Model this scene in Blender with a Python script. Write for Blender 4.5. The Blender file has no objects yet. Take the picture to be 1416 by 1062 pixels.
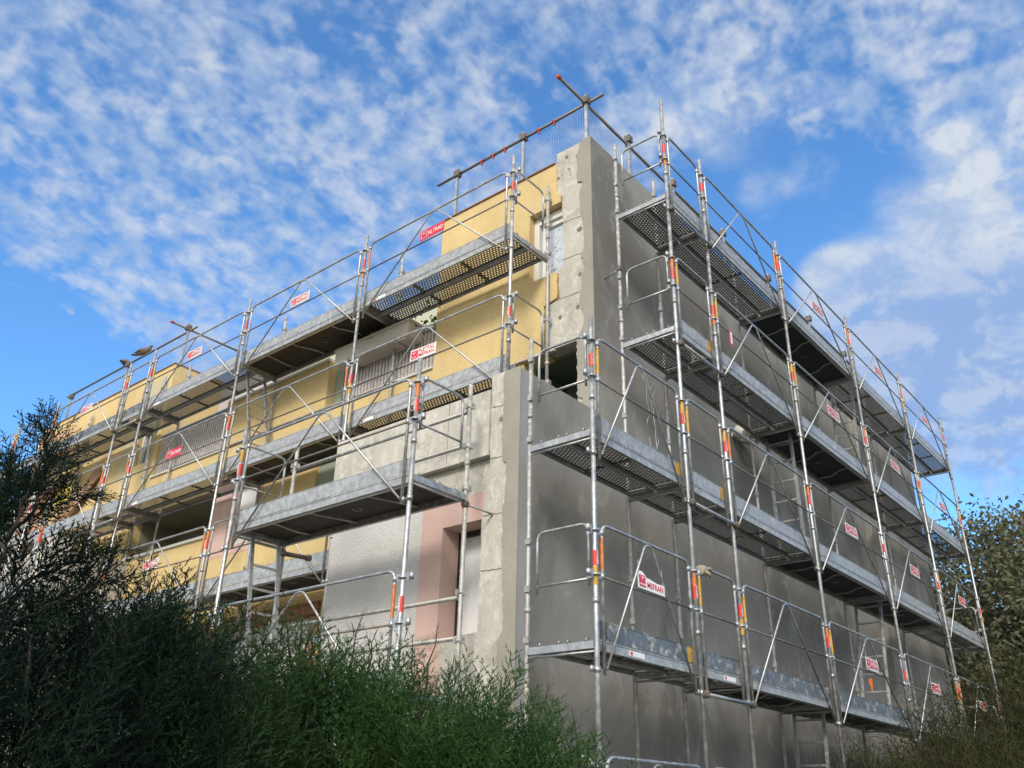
import bpy, math, random
import numpy as np
from mathutils import Vector, Matrix
R = math.radians
random.seed(7); rng = np.random.default_rng(11)
scene = bpy.context.scene
col = scene.collection

# ------------------------------------------------------------------ camera
CAM = Vector((-6.5988, -5.4811, 1.6141))
FW = Vector((0.68378824, 0.58095702, 0.44150037)); RT = Vector((0.63875423, -0.76907556, 0.02271168)); UP = Vector((-0.35274165, -0.26648025, 0.89697358))
FPX = 1205.21
cam = bpy.data.cameras.new("camera"); co = bpy.data.objects.new("camera", cam); col.objects.link(co)
m = Matrix((RT, UP, -FW)).transposed().to_4x4(); m.translation = CAM
co.matrix_world = m
cam.sensor_width = 36; cam.lens = FPX / 1416 * 36; cam.clip_start = 0.05; cam.clip_end = 3000
scene.camera = co
def pixdir(u, v):
    return (FW + RT * ((u - 708) / FPX) - UP * ((v - 531) / FPX)).normalized()

# ------------------------------------------------------------------ materials
def mat(name, color=(.5, .5, .5), rough=.6, metal=0., spec=.5):
    m = bpy.data.materials.new(name); m.use_nodes = True
    b = m.node_tree.nodes["Principled BSDF"]
    b.inputs["Base Color"].default_value = (*color, 1); b.inputs["Roughness"].default_value = rough
    b.inputs["Metallic"].default_value = metal; b.inputs["Specular IOR Level"].default_value = spec
    return m
class NT:
    def __init__(s, m): s.t = m.node_tree; s.n = s.t.nodes; s.l = s.t.links; s.b = s.n.get("Principled BSDF")
    def new(s, typ, **kw):
        n = s.n.new(typ)
        for k, v in kw.items(): setattr(n, k, v)
        return n
    def link(s, a, b): s.l.new(a, b)
    def set(s, sock, v):
        if hasattr(v, 'is_output'): s.l.new(v, sock)
        else: sock.default_value = v
    def pos(s, obj=False):
        if obj: return s.new("ShaderNodeTexCoord").outputs["Object"]
        return s.new("ShaderNodeNewGeometry").outputs["Position"]
    def noise(s, vec, scale, detail=4, rough=.55, dist=0.):
        n = s.new("ShaderNodeTexNoise"); s.link(vec, n.inputs["Vector"]); n.inputs["Scale"].default_value = scale
        n.inputs["Detail"].default_value = detail; n.inputs["Roughness"].default_value = rough; n.inputs["Distortion"].default_value = dist
        return n.outputs["Fac"]
    def scale(s, vec, v):
        n = s.new("ShaderNodeVectorMath", operation='MULTIPLY'); s.link(vec, n.inputs[0]); n.inputs[1].default_value = v
        return n.outputs[0]
    def ramp(s, fac, lo, hi, a=0., b=1.):
        n = s.new("ShaderNodeMapRange", interpolation_type='SMOOTHSTEP'); s.set(n.inputs[0], fac)
        n.inputs[1].default_value = lo; n.inputs[2].default_value = hi; n.inputs[3].default_value = a; n.inputs[4].default_value = b
        return n.outputs[0]
    def math(s, op, a, b=0.):
        n = s.new("ShaderNodeMath", operation=op); s.set(n.inputs[0], a); s.set(n.inputs[1], b); return n.outputs[0]
    def mix(s, fac, a, b, blend='MIX'):
        n = s.new("ShaderNodeMix", data_type='RGBA', blend_type=blend); s.set(n.inputs[0], fac)
        for sock, v in ((n.inputs[6], a), (n.inputs[7], b)): s.set(sock, v if hasattr(v, 'is_output') else (*v, 1))
        return n.outputs[2]
    def sep(s, vec):
        n = s.new("ShaderNodeSeparateXYZ"); s.link(vec, n.inputs[0]); return n.outputs
    def bump(s, h, strength, dist=.01):
        n = s.new("ShaderNodeBump"); n.inputs["Strength"].default_value = strength; n.inputs["Distance"].default_value = dist
        s.link(h, n.inputs["Height"]); s.link(n.outputs[0], s.b.inputs["Normal"])
    def base(s, c): s.set(s.b.inputs["Base Color"], c)

def metal_mat(name, c, rough, metal=.8, dirt=None, amt=.5, scale=9):
    m = mat(name, c, rough, metal); t = NT(m); p = t.pos()
    oi = t.new("ShaderNodeObjectInfo").outputs["Random"]
    f = t.noise(p, 14, 6, .65); g = t.noise(t.scale(p, (1, 1, .25)), 40, 3)
    cc = t.mix(t.ramp(f, .35, .7), tuple(x * .72 for x in c), tuple(min(1, x * 1.18) for x in c))
    cc = t.mix(t.ramp(g, .55, .75, 0, .35), cc, tuple(x * .6 for x in c))
    cc = t.mix(t.ramp(oi, 0, 1, 0, .25), cc, tuple(x * .75 for x in c))
    if dirt:
        d = t.noise(p, scale, 6, .7); k = t.ramp(d, .62 - .2 * amt, .72 - .12 * amt)
        cc = t.mix(k, cc, dirt); t.set(t.b.inputs["Metallic"], t.math('MULTIPLY', t.math('SUBTRACT', 1., k), metal))
    t.base(cc); t.set(t.b.inputs["Roughness"], t.ramp(f, .3, .7, rough - .1, rough + .12))
    return m
M = {}
M['galv'] = metal_mat('galvanised_tube', (.49, .50, .51), .45, .8, (.42, .38, .32), .22, 17)
M['galv_splash'] = metal_mat('galvanised_tube_splashed', (.43, .43, .42), .55, .5, (.55, .50, .42), .55, 16)
M['tube_dark'] = metal_mat('weathered_tube', (.22, .20, .19), .55, .5, (.30, .16, .09), .2, 12)
M['deck'] = metal_mat('perforated_steel', (.26, .265, .27), .6, .45, (.36, .35, .33), .25, 10)
M['toe'] = metal_mat('toe_board_sheet', (.41, .425, .44), .5, .25, (.45, .45, .43), .12, 6)
M['toe_worn'] = metal_mat('toe_board_worn', (.22, .23, .235), .5, .6, (.46, .45, .42), .55, 9)
M['rustband'] = metal_mat('orange_primer', (.62, .20, .05), .55, .1, (.5, .48, .45), .2, 25)
M['yellowband'] = metal_mat('yellow_paint', (.58, .34, .05), .5, .1, (.5, .48, .45), .25, 25)
M['sticker'] = mat('red_sticker', (.60, .045, .035), .4)
M['red'] = mat('red_panel', (.62, .03, .06), .35)
M['redfade'] = mat('red_panel_faded', (.62, .10, .12), .45)
M['white'] = mat('white_plastic', (.78, .78, .78), .4)
M['black'] = mat('black_paint', (.02, .02, .022), .5)
M['cap'] = mat('red_cap', (.45, .06, .03), .6)
M['glass'] = mat('window_glass', (.12, .14, .16), .08, 0., .8)
M['bright_y'] = mat('yellow_banner', (.72, .52, .03), .6)
M['clamp'] = metal_mat('clamp_steel', (.20, .18, .16), .6, .6, (.3, .15, .08), .3, 30)
M['sheet'] = mat('clear_film', (.50, .56, .64), .25, 0, .6)

def plaster(name, c, bump=.25, patches=None, bs=60, streak=.5, wear=None):
    m = mat(name, c, .9, 0, .2); t = NT(m); p = t.pos()
    f = t.noise(p, .9, 6, .6); g = t.noise(t.scale(p, (1, 1, .5)), 3.2, 5, .6); h = t.noise(p, bs, 3, .6)
    cc = t.mix(t.ramp(f, .3, .7), tuple(x * .86 for x in c), tuple(x * 1.1 for x in c))
    cc = t.mix(t.ramp(g, .52, .72, 0, streak), cc, tuple(x * .74 for x in c))
    cc = t.mix(t.ramp(h, .35, .7, 0, .3), cc, tuple(x * .8 for x in c))
    if wear: cc = wear(t, p, cc)
    t.base(cc)
    hh = t.noise(p, bs, 4, .65)
    t.bump(hh, bump, .02)
    return m
M['plate'] = plaster('sign_plate', (.76, .755, .74), .0, None, 40, .35); M['redplate'] = plaster('red_sign_plate', (.60, .035, .065), .0, None, 40, .35)
for k_ in ('plate', 'redplate'): M[k_].node_tree.nodes['Principled BSDF'].inputs['Roughness'].default_value = .4
def box_mask(t, p, y0, y1, z0, z1, soft=.12, wob=.25):
    n = t.noise(p, 2.2, 4); o = t.math('MULTIPLY', t.math('SUBTRACT', n, .5), wob * 2)
    x, y, z = t.sep(p)
    y = t.math('ADD', y, o); z = t.math('ADD', z, t.math('MULTIPLY', o, -.7))
    a = t.math('MULTIPLY', t.ramp(y, y0 - soft, y0 + soft), t.ramp(y, y1 - soft, y1 + soft, 1, 0))
    b = t.math('MULTIPLY', t.ramp(z, z0 - soft, z0 + soft), t.ramp(z, z1 - soft, z1 + soft, 1, 0))
    return t.math('MULTIPLY', a, b)
def yellow_wear(t, p, c):
    for (y0, y1, z0, z1, cc, k, s) in ((10.95, 11.9, 8.55, 9.9, (.46, .45, .33), .8, .06), (11.9, 12.5, 7.7, 8.8, (.44, .42, .30), .6, .1), (10.9, 11.4, 7.0, 7.9, (.36, .33, .22), .6, .15), (2.9, 3.16, 7.5, 9.6, (.52, .50, .38), .85, .03),
                            (15.2, 19, 9.1, 9.8, (.60, .34, .22), .8, .1), (15.3, 19, 6.6, 8.4, (.50, .26, .20), .85, .15)):
        c = t.mix(t.math('MULTIPLY', box_mask(t, p, y0, y1, z0, z1, s, .12), k), c, cc)
    # rain streaks running down
    st = t.noise(t.scale(p, (1, 5, .12)), 2.0, 4, .6)
    return t.mix(t.ramp(st, .58, .74, 0, .16), t.mix(t.ramp(t.noise(p, 1.6, 6, .65, .6), .52, .66, 0, .35), c, (.60, .49, .30)), (.36, .28, .14))
M['yellow'] = plaster('yellow_roughcast', (.66, .505, .25), .5, None, 46, .18, yellow_wear)
M['pink'] = plaster('pink_render', (.62, .44, .39), .12, None, 80, .12)
M['pinkdark'] = plaster('pink_reveal', (.46, .29, .25), .1, None, 80, .1)
M['greyrough'] = plaster('pale_roughcast', (.60, .59, .58), .7, None, 34, .1)
def conc_wear(t, p, c):
    bl = t.noise(t.scale(p, (1, 1, .8)), 5.0, 6, .7, .8); c = t.mix(t.ramp(bl, .50, .60, 0, .5), c, (.66, .64, .59)); gl = t.noise(p, 3.1, 5, .7, .5); c = t.mix(t.ramp(gl, .56, .64, 0, .55), c, (.33, .31, .265))
    sp = t.noise(p, 38, 2, .5); c = t.mix(t.ramp(sp, .70, .76, 0, .7), c, (.16, .15, .14))
    gr = t.noise(t.scale(p, (1, 9, 1)), 4, 3); c = t.mix(t.ramp(gr, .5, .8, 0, .22), c, (.72, .70, .64))
    return c
M['concrete'] = plaster('bare_concrete', (.49, .472, .425), .35, None, 30, .35, conc_wear)
M['conc_dark'] = mat('concrete_crack', (.17, .16, .145), .95)
def gable_wear_shade(t, p, c):
    # uneven trowelled coat: dark patches part damp, part painted deck shade, pale trowel marks and run-down streaks
    a = t.noise(t.scale(p, (1, 1, .55)), .55, 5, .62, .6); c = t.mix(t.ramp(a, .45, .60, 0, .78), c, (.165, .158, .145))
    b = t.noise(t.scale(p, (1.2, 1, .9)), 2.1, 5, .6, 1.2); c = t.mix(t.ramp(b, .54, .70, 0, .45), c, (.40, .395, .38))
    s = t.noise(t.scale(p, (3, 1, .16)), 2.4, 4, .6); c = t.mix(t.ramp(s, .58, .75, 0, .05), c, (.42, .41, .39))
    e = t.noise(t.scale(p, (2.2, 1, .12)), 1.1, 5, .65, .3); c = t.mix(t.ramp(e, .58, .72, 0, .08), c, (.19, .18, .165))
    d = t.noise(t.scale(p, (1, 1, 1)), 5.5, 3, .5); c = t.mix(t.ramp(d, .70, .78, 0, .5), c, (.12, .115, .11))
    return c
M['plaster'] = plaster('grey_plaster', (.285, .274, .254), .12, None, 22, .12, gable_wear_shade)
M['smooth'] = plaster('smooth_plaster', (.35, .35, .345), .05, None, 20, .2)
M['returncoat'] = plaster('fresh_plaster_return', (.33, .315, .275), .1, None, 20, .2)
M['lilac'] = plaster('lilac_render', (.46, .43, .45), .1)
M['palegreen'] = plaster('pale_green_render', (.48, .50, .38), .1)
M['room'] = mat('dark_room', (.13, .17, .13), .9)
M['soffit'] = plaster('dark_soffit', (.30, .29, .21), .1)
M['coping'] = mat('pale_coping', (.60, .60, .56), .6)
M['flashing'] = mat('brown_flashing', (.25, .12, .07), .6)
M['pvc'] = mat('white_window_frame', (.72, .71, .68), .35)
M['shutter'] = mat('white_shutter', (.74, .75, .76), .45)
M['greenpaint'] = mat('grey_green_shutter', (.28, .32, .25), .6)
M['railing'] = metal_mat('ribbed_railing_sheet', (.52, .48, .46), .6, .05, (.38, .35, .33), .3, 5)
M['planter'] = plaster('pale_planter', (.58, .53, .47), .1)
M['roofing'] = mat('roof_felt', (.12, .12, .12), .9)
def wood(name, c):
    m = mat(name, c, .7); t = NT(m); p = t.pos(); f = t.noise(t.scale(p, (1, 1, 9)), 7, 4)
    t.base(t.mix(t.ramp(f, .3, .7), tuple(x * .65 for x in c), tuple(x * 1.2 for x in c))); return m
M['wood'] = wood('brown_wood', (.28, .12, .05)); M['board'] = wood('brown_board', (.36, .21, .12)); M['film_ply'] = wood('film_faced_plywood', (.035, .030, .027))
M['film_navy'] = wood('film_faced_plywood_blue', (.018, .022, .032))
M['yellowboard'] = mat('yellow_board', (.58, .40, .05), .6)
M['cream'] = plaster('cream_board', (.62, .60, .56), .05)
M['net'] = mat('safety_net_cord', (.48, .53, .66), .7)
M['rag'] = mat('orange_rag', (.75, .16, .03), .8)
M['glove'] = mat('beige_glove', (.36, .31, .23), .9)
M['bag'] = mat('white_bag', (.70, .70, .68), .6); M['bagblue'] = mat('blue_bag_print', (.08, .28, .42), .6)
M['lamp'] = mat('lamp_housing', (.62, .62, .56), .5)
M['pigeon'] = mat('pigeon_feathers', (.15, .115, .10), .8)
def leafmat(name, c, c2, trans=.25):
    m = mat(name, c, .75, 0, .12); t = NT(m); p = t.pos()
    f = t.noise(p, 3.2, 3); g = t.noise(p, 26, 2)
    cc = t.mix(t.ramp(f, .35, .65), c, c2); cc = t.mix(t.ramp(g, .3, .7, 0, .5), cc, tuple(x * .6 for x in c))
    t.base(cc)
    tr = t.new("ShaderNodeBsdfTranslucent"); t.link(cc, tr.inputs[0])
    mx = t.new("ShaderNodeMixShader"); mx.inputs[0].default_value = trans
    t.link(t.b.outputs[0], mx.inputs[1]); t.link(tr.outputs[0], mx.inputs[2])
    t.link(mx.outputs[0], t.n["Material Output"].inputs[0]); return m
M['cyp_shaded'] = leafmat('shaded_cypress_leaf', (.008, .019, .013), (.013, .029, .018), .12)  # cypress leaf with the shade on the hedge's left end put into its colour
M['cyp'] = leafmat('cypress_leaf', (.034, .085, .026), (.052, .108, .030), .15)
M['cyp_half_shaded'] = leafmat('half_shaded_cypress_leaf', (.022, .052, .020), (.032, .068, .024), .14)  # in-between step, weaker hedge shade put into the leaf colour
M['oak'] = leafmat('oak_leaf', (.135, .155, .09), (.165, .15, .095), .2)
M['broom'] = leafmat('broom_twig', (.040, .046, .019), (.056, .058, .026), .15)
M['bark'] = wood('bark', (.032, .026, .021)); M['twig'] = mat('brown_twig', (.060, .040, .030), .9)
M['flower'] = mat('flower', (.45, .12, .12), .8); M['yucca'] = leafmat('yucca_leaf', (.20, .24, .05), (.28, .30, .06), .2)
def ground_mat():
    m = mat('dry_grass_ground', (.10, .10, .06), .95); t = NT(m); p = t.pos(); f = t.noise(p, .8, 6, .6); g = t.noise(p, 20, 4)
    t.base(t.mix(t.ramp(f, .35, .65), t.mix(t.ramp(g, .3, .7), (.06, .07, .03), (.11, .11, .05)), (.17, .14, .10))); t.bump(g, .6, .05); return m
M['ground'] = ground_mat()

# ------------------------------------------------------------------ mesh builder
class MB:
    def __init__(s): s.v = []; s.f = []; s.mi = []; s.sm = []
    def face(s, idx, mi=0, sm=False): s.f.append(idx); s.mi.append(mi); s.sm.append(sm)
    def box(s, lo, hi, mi=0):
        n = len(s.v); (a, b, c), (d, e, f) = lo, hi
        s.v += [(a, b, c), (d, b, c), (d, e, c), (a, e, c), (a, b, f), (d, b, f), (d, e, f), (a, e, f)]
        for q in ((0, 3, 2, 1), (4, 5, 6, 7), (0, 1, 5, 4), (1, 2, 6, 5), (2, 3, 7, 6), (3, 0, 4, 7)): s.face([n + i for i in q], mi)
        return s
    def bar(s, a, b, w, h, mi=0, up=(0, 0, 1)):
        a, b = Vector(a), Vector(b); d = (b - a).normalized(); x = d.cross(Vector(up))
        if x.length < 1e-3: x = d.cross(Vector((1, 0, 0)))
        x.normalize(); y = x.cross(d); n = len(s.v)
        for p in (a, b):
            for i, j in ((-1, -1), (1, -1), (1, 1), (-1, 1)): s.v.append(tuple(p + x * (w / 2 * i) + y * (h / 2 * j)))
        for q in ((0, 3, 2, 1), (4, 5, 6, 7), (0, 1, 5, 4), (1, 2, 6, 5), (2, 3, 7, 6), (3, 0, 4, 7)): s.face([n + i for i in q], mi)
        return s
    def prism(s, pts, fn, mi=0):
        """pts: outline (ccw or not); fn(p, k) gives the 3-D point for face k = 0, 1"""
        n = len(s.v); k = len(pts)
        for side in (0, 1): s.v += [tuple(fn(p, side)) for p in pts]
        s.face([n + i for i in range(k)][::-1], mi); s.face([n + k + i for i in range(k)], mi)
        for i in range(k):
            j = (i + 1) % k; s.face([n + i, n + j, n + k + j, n + k + i], mi)
        return s
    def tube(s, pts, r, n=8, mi=0, caps=True):
        pts = [Vector(p) for p in pts]; rs = r if isinstance(r, (list, tuple)) else [r] * len(pts)
        ring = []; prev = None
        for i, p in enumerate(pts):
            a = (p - pts[i - 1]).normalized() if i else None; b = (pts[i + 1] - p).normalized() if i < len(pts) - 1 else None
            d = (a + b).normalized() if a and b else (a or b)
            if prev is None:
                x = d.cross(Vector((0, 0, 1)))
                if x.length < 1e-3: x = d.cross(Vector((1, 0, 0)))
            else: x = prev - d * prev.dot(d)
            x.normalize(); prev = x; y = d.cross(x)
            ring.append(len(s.v))
            for k in range(n):
                t = 2 * math.pi * k / n; s.v.append(tuple(p + (x * math.cos(t) + y * math.sin(t)) * rs[i]))
        for i in range(len(pts) - 1):
            for k in range(n):
                k2 = (k + 1) % n; s.face([ring[i] + k, ring[i] + k2, ring[i + 1] + k2, ring[i + 1] + k], mi, True)
        if caps:
            s.face([ring[0] + k for k in range(n)][::-1], mi); s.face([ring[-1] + k for k in range(n)], mi)
        return s
    def mesh(s, name, mats):
        me = bpy.data.meshes.new(name); me.from_pydata(s.v, [], s.f)
        for m in (mats if isinstance(mats, (list, tuple)) else [mats]): me.materials.append(m)
        me.polygons.foreach_set("material_index", s.mi); me.polygons.foreach_set("use_smooth", s.sm); me.update()
        return me
def fillet(pts, rad, seg=5):
    pts = [Vector(p) for p in pts]; out = [pts[0]]
    for i in range(1, len(pts) - 1):
        p = pts[i]; a = (pts[i - 1] - p); b = (pts[i + 1] - p); r = min(rad, a.length * .49, b.length * .49)
        A = p + a.normalized() * r; B = p + b.normalized() * r
        for k in range(seg + 1):
            t = k / seg; out.append(A * (1 - t) ** 2 + p * 2 * t * (1 - t) + B * t * t)
    return out + [pts[-1]]
CACHE = {}
def cached(key, name, fn, mats):
    if key not in CACHE:
        b = MB(); fn(b); CACHE[key] = b.mesh(name, mats)
    return CACHE[key]
def root(name, label, cat, loc=(0, 0, 0), rz=0., group=None, kind=None):
    o = bpy.data.objects.new(name, None); col.objects.link(o); o.location = loc; o.rotation_euler = (0, 0, rz); o.empty_display_size = .1
    o["label"] = label; o["category"] = cat
    if group: o["group"] = group
    if kind: o["kind"] = kind
    return o
def part(name, me, parent, loc=(0, 0, 0), label=None):
    o = bpy.data.objects.new(name, me); col.objects.link(o); o.parent = parent; o.location = loc
    if label: o["label"] = label
    return o
def single(name, me, label, cat, loc=(0, 0, 0), rz=0., group=None):
    o = bpy.data.objects.new(name, me); col.objects.link(o); o.location = loc; o.rotation_euler = (0, 0, rz)
    o["label"] = label; o["category"] = cat
    if group: o["group"] = group
    return o
def structure(name, me, kind='structure'):
    o = bpy.data.objects.new(name, me); col.objects.link(o); o["kind"] = kind; return o
def text_mesh(body, size, mt, bold=.0, width=None):
    key = ('text', body, size, mt.name)
    if key in CACHE: return CACHE[key]
    cu = bpy.data.curves.new('lettering', 'FONT'); cu.body = body; cu.size = size; cu.offset = bold; cu.extrude = .0012; cu.align_x = 'LEFT'
    o = bpy.data.objects.new('lettering', cu); col.objects.link(o)
    dg = bpy.context.evaluated_depsgraph_get(); me = bpy.data.meshes.new_from_object(o.evaluated_get(dg))
    bpy.data.objects.remove(o)
    xs = [v.co.x for v in me.vertices]; w = max(xs) - min(xs); k = (width / w) if width else 1; x0 = min(xs)
    for v in me.vertices: v.co = Vector(((v.co.x - x0) * k, -v.co.z, v.co.y))     # stand the text up facing -y
    me.materials.clear(); me.materials.append(mt); CACHE[key] = me; return me

# ------------------------------------------------------------------ scaffold dimensions
W = .78
XR = [-.151, 1.679, 2.718, 5.273, 8.351, 11.339, 14.282]; YO = -1.046
XLO = .598; YL = [.706, 3.733, 6.848, 10.05, 11.019, 14.218, 16.27, 19.3]
XMO = -1.145; YM = [.401, 3.421]; YN = [8.76, 11.8]
LR = {'top': 9.0, 'second': 7.0, 'third': 5.0, 'fourth': 3.0, 'lowest': 1.0}
LL = {'top': 8.56, 'second': 6.56, 'third': 4.56, 'fourth': 2.56}
RZL = R(-90)

# ---- scaffold frame: outer and inner pole, transoms, brackets, stickers
def pole_mesh(b, z0, z1, joints):
    b.tube([(0, 0, z0), (0, 0, z1)], .0242, 10)
    for j in joints: b.tube([(0, 0, j), (0, 0, j + .05)], .030, 10)
    b.tube([(0, 0, z0), (0, 0, z0 + .012)], .075, 10)
def bracket_mesh(b):
    b.box((-.115, -.006, -.035), (.115, .006, .035)); b.tube([(0, 0, -.012), (0, 0, .004)], .047, 10)
    for s in (-1, 1): b.tube([(s * .11, 0, -.03), (s * .11, 0, .03)], .024, 8)
def pin_mesh(b):
    b.tube([(0, 0, -.025), (0, 0, .025)], .031, 10); b.tube([(-.085, 0, 0), (0, 0, 0)], .012, 6); b.tube([(-.085, 0, -.025), (-.085, 0, .025)], .02, 6)
def spigot_mesh(b):
    b.tube([(0, 0, -.02), (0, 0, .02)], .029, 8); b.box((-.040, -.04, -.03), (-.020, .012, .03)); b.box((.020, -.012, -.03), (.040, .04, .03))
def transom_mesh(b):
    b.box((-.022, .02, -.085), (.022, W - .02, -.022))
    b.tube([(0, .02, -.11), (0, W - .02, -.11)], .012, 6)
    for y in (.10, .30, .40, .62): b.tube([(-.02, y, -.022), (-.02, y, .004), (.02, y, .012), (.02, y, -.02)], .008, 5)
def sticker_mesh(b): b.tube([(0, 0, 0), (0, 0, .14)], .0256, 12, caps=False)
def make_frame(label, loc, rz, levels, top, inner_top=None, z0=0., group='scaffold frames', seed=0, bands=True, inner_z0=None):
    rr = random.Random(seed)
    f = root('scaffold_tower', label, 'scaffold frame', loc, rz, group)
    js = [l + .30 for l in levels]
    it = inner_top or top; iz = z0 if inner_z0 is None else inner_z0
    part('outer_pole', cached(('op', z0, top, tuple(js)), 'outer_pole', lambda b: pole_mesh(b, z0, top, js), M['galv']), f)
    part('inner_pole', cached(('ip', iz, it, tuple(js)), 'inner_pole', lambda b: pole_mesh(b, iz, it, [j for j in js if j < it - .1]), M['galv_splash']), f, (0, W, 0))
    for l in levels:
        part('transom', cached('transom', 'transom', transom_mesh, M['galv']), f, (0, 0, l))
        for dz in (.56, .97): part('bracket', cached('bracket', 'bracket', bracket_mesh, M['galv']), f, (0, 0, l + dz))
        part('locking_pin', cached('pin', 'locking_pin', pin_mesh, M['galv']), f, (0, 0, l - .265))
        for dz in (.05, .52, .98): part('spigot', cached('spigot', 'spigot', spigot_mesh, M['galv_splash']), f, (0, W, l + dz))
        if bands:
            k = rr.random()
            s = part('sticker', cached('sticker', 'sticker', sticker_mesh, M['sticker']), f, (0, 0, l + .64 + rr.uniform(-.02, .04)))
            if l < 7:
                tm = text_mesh('MEFRAN', .036, M['white'], .0004)
                te = part('lettering', tm, s, (.012, -.0262, .008)); te.rotation_euler = (0, R(-90), 0)
            if k < .75: part('primer_band', cached(('pb', k < .4), 'primer_band', lambda b: b.tube([(0, 0, .0), (0, 0, .17)], .0252, 10, caps=False), M['rustband' if k < .4 else 'yellowband']), f, (0, 0, l + (.80 if rr.random() < .5 else .46)))
    return f

# ---- guardrail frame
def gr_frame(b, L):
    a, c = .11, L - .11
    b.tube(fillet([(a, 0, -.30), (a, 0, 1.05), (c, 0, 1.05), (c, 0, -.30)], .11, 6), .0165, 8)
def gr_mid(b, L): b.tube([(.11, 0, .555), (L - .11, 0, .555)], .0115, 6)
def gr_brace(b, L):
    m = L / 2
    b.tube(fillet([(.13, -.012, -.25), (m - .06, -.012, 1.025), (m + .06, -.012, 1.025), (L - .13, -.012, -.25)], .07, 5), .0125, 6)
def make_guard(label, loc, rz, L, group):
    L = round(L, 2)
    g = root('guardrail', label, 'guardrail', loc, rz, group)
    part('rail_frame', cached(('grf', L), 'rail_frame', lambda b: gr_frame(b, L), M['galv']), g)
    part('mid_rail', cached(('grm', L), 'mid_rail', lambda b: gr_mid(b, L), M['tube_dark']), g)
    if L > 1.5: part('brace', cached(('grb', L), 'brace', lambda b: gr_brace(b, L), M['galv']), g)
    k = random.random()
    if k < .55: part('primer_band', cached(('gpb', k < .3), 'primer_band', lambda b: b.tube([(0, 0, .0), (0, 0, .3)], .0172, 8, caps=False), M['yellowband' if k < .3 else 'rustband']), g, (.11 if k < .4 else L - .11, 0, .62))
    return g
def end_guard_mesh(b):
    b.tube(fillet([(0, .07, .47), (0, .07, 1.05), (0, .67, 1.05), (0, .67, .46)], .10, 6), .0145, 8); b.tube([(0, .07, .53), (0, .67, .53)], .0125, 8)
def end_clamp(b):
    b.box((-.012, 0, -.03), (.012, .085, .03))
def make_end(label, loc, rz, group='end guardrails'):
    g = root('end_guardrail', label, 'guardrail', loc, rz, group)
    part('rail_loop', cached('egl', 'rail_loop', end_guard_mesh, M['galv']), g); [part('clamp', cached('egc', 'clamp', end_clamp, M['galv']), g, (0, 0, z)) for z in (.97, .56)]; return g

# ---- decks
def plank_mesh(b, L, t0, t1):
    z = -.012; px, py = .052, .0375; hx, hy = .026, .0175
    nr = int((t1 - t0 - .05) / py); y0 = t0 + ((t1 - t0) - nr * py) / 2
    e = .10; zones = []; s = .10
    nz = max(1, round((L - .2) / .95)); zl = (L - .16) / nz
    b.box((.05, t0, z - .045), (L - .05, t0 + .02, z + .002)); b.box((.05, t1 - .02, z - .045), (L - .05, t1, z + .002))
    for k in range(nz):
        a0 = .08 + k * zl; a1 = a0 + zl; nc = int((zl - .04) / px); off0 = a0 + (zl - nc * px) / 2
        b.box((a0 - .008, t0 + .02, z - .022), (a0 + .008, t1 - .02, z - .003))
        # margins
        def q(xa, xb, ya, yb):
            if xb - xa < 1e-5 or yb - ya < 1e-5: return
            n = len(b.v); b.v += [(xa, ya, z), (xb, ya, z), (xb, yb, z), (xa, yb, z)]; b.face([n, n + 1, n + 2, n + 3])
        q(a0, a1, t0 + .02, y0); q(a0, a1, y0 + nr * py, t1 - .02)
        for r in range(nr):
            ya, yb = y0 + r * py, y0 + (r + 1) * py; o = off0 + (px * .25 if r % 2 else -px * .25)
            q(a0, o, ya, yb); q(o + nc * px, a1, ya, yb); h0, h1 = ya + (py - hy) / 2, yb - (py - hy) / 2
            q(o, o + nc * px, ya, h0); q(o, o + nc * px, h1, yb)
            xa = o
            for c in range(nc):
                m0 = o + c * px + (px - hx) / 2; q(xa, m0, h0, h1); xa = m0 + hx
            q(xa, o + nc * px, h0, h1)
    b.box((.03, t0, z - .05), (.068, t1, z + .003)); b.box((L - .068, t0, z - .05), (L - .03, t1, z + .003))
def ply_mesh(b, L):
    b.box((.06, .09, -.022), (L - .06, W - .07, -.008))
def ply_beams(b, L):
    b.box((.03, 0, -.095), (L - .03, .04, .004))
def ply_rod(b, k):
    b.tube(fillet([(0, .09, -.05), (0, .26, -.04), (k, .46, -.07), (k, W - .07, -.05)], .12, 4), .013, 6)
def ply_ring(b): b.tube([(.05 * math.cos(t), .42 + .05 * math.sin(t), -.03) for t in [k * math.pi / 5 for k in range(11)]], .004, 5)
def toe_mesh(b, L):
    b.box((.035, .030, .012), (L - .035, .034, .168)); b.tube([(.04, .032, .168), (L - .04, .032, .168)], .006, 5)
    b.box((.035, .022, .008), (L - .035, .0295, .018))
    for s in (.2, L * .5, L - .2): b.box((s - .012, .024, .03), (s + .012, .0298, .15))
def side_mesh(b, L):
    b.box((.03, .022, -.092), (L - .03, .048, -.004)); b.box((.03, .0165, -.092), (L - .03, .0218, -.080)); b.box((.03, .0165, -.014), (L - .03, .0218, -.004))
def tag_mesh(b): b.box((0, .018, -.074), (.26, .0215, -.026))
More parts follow.
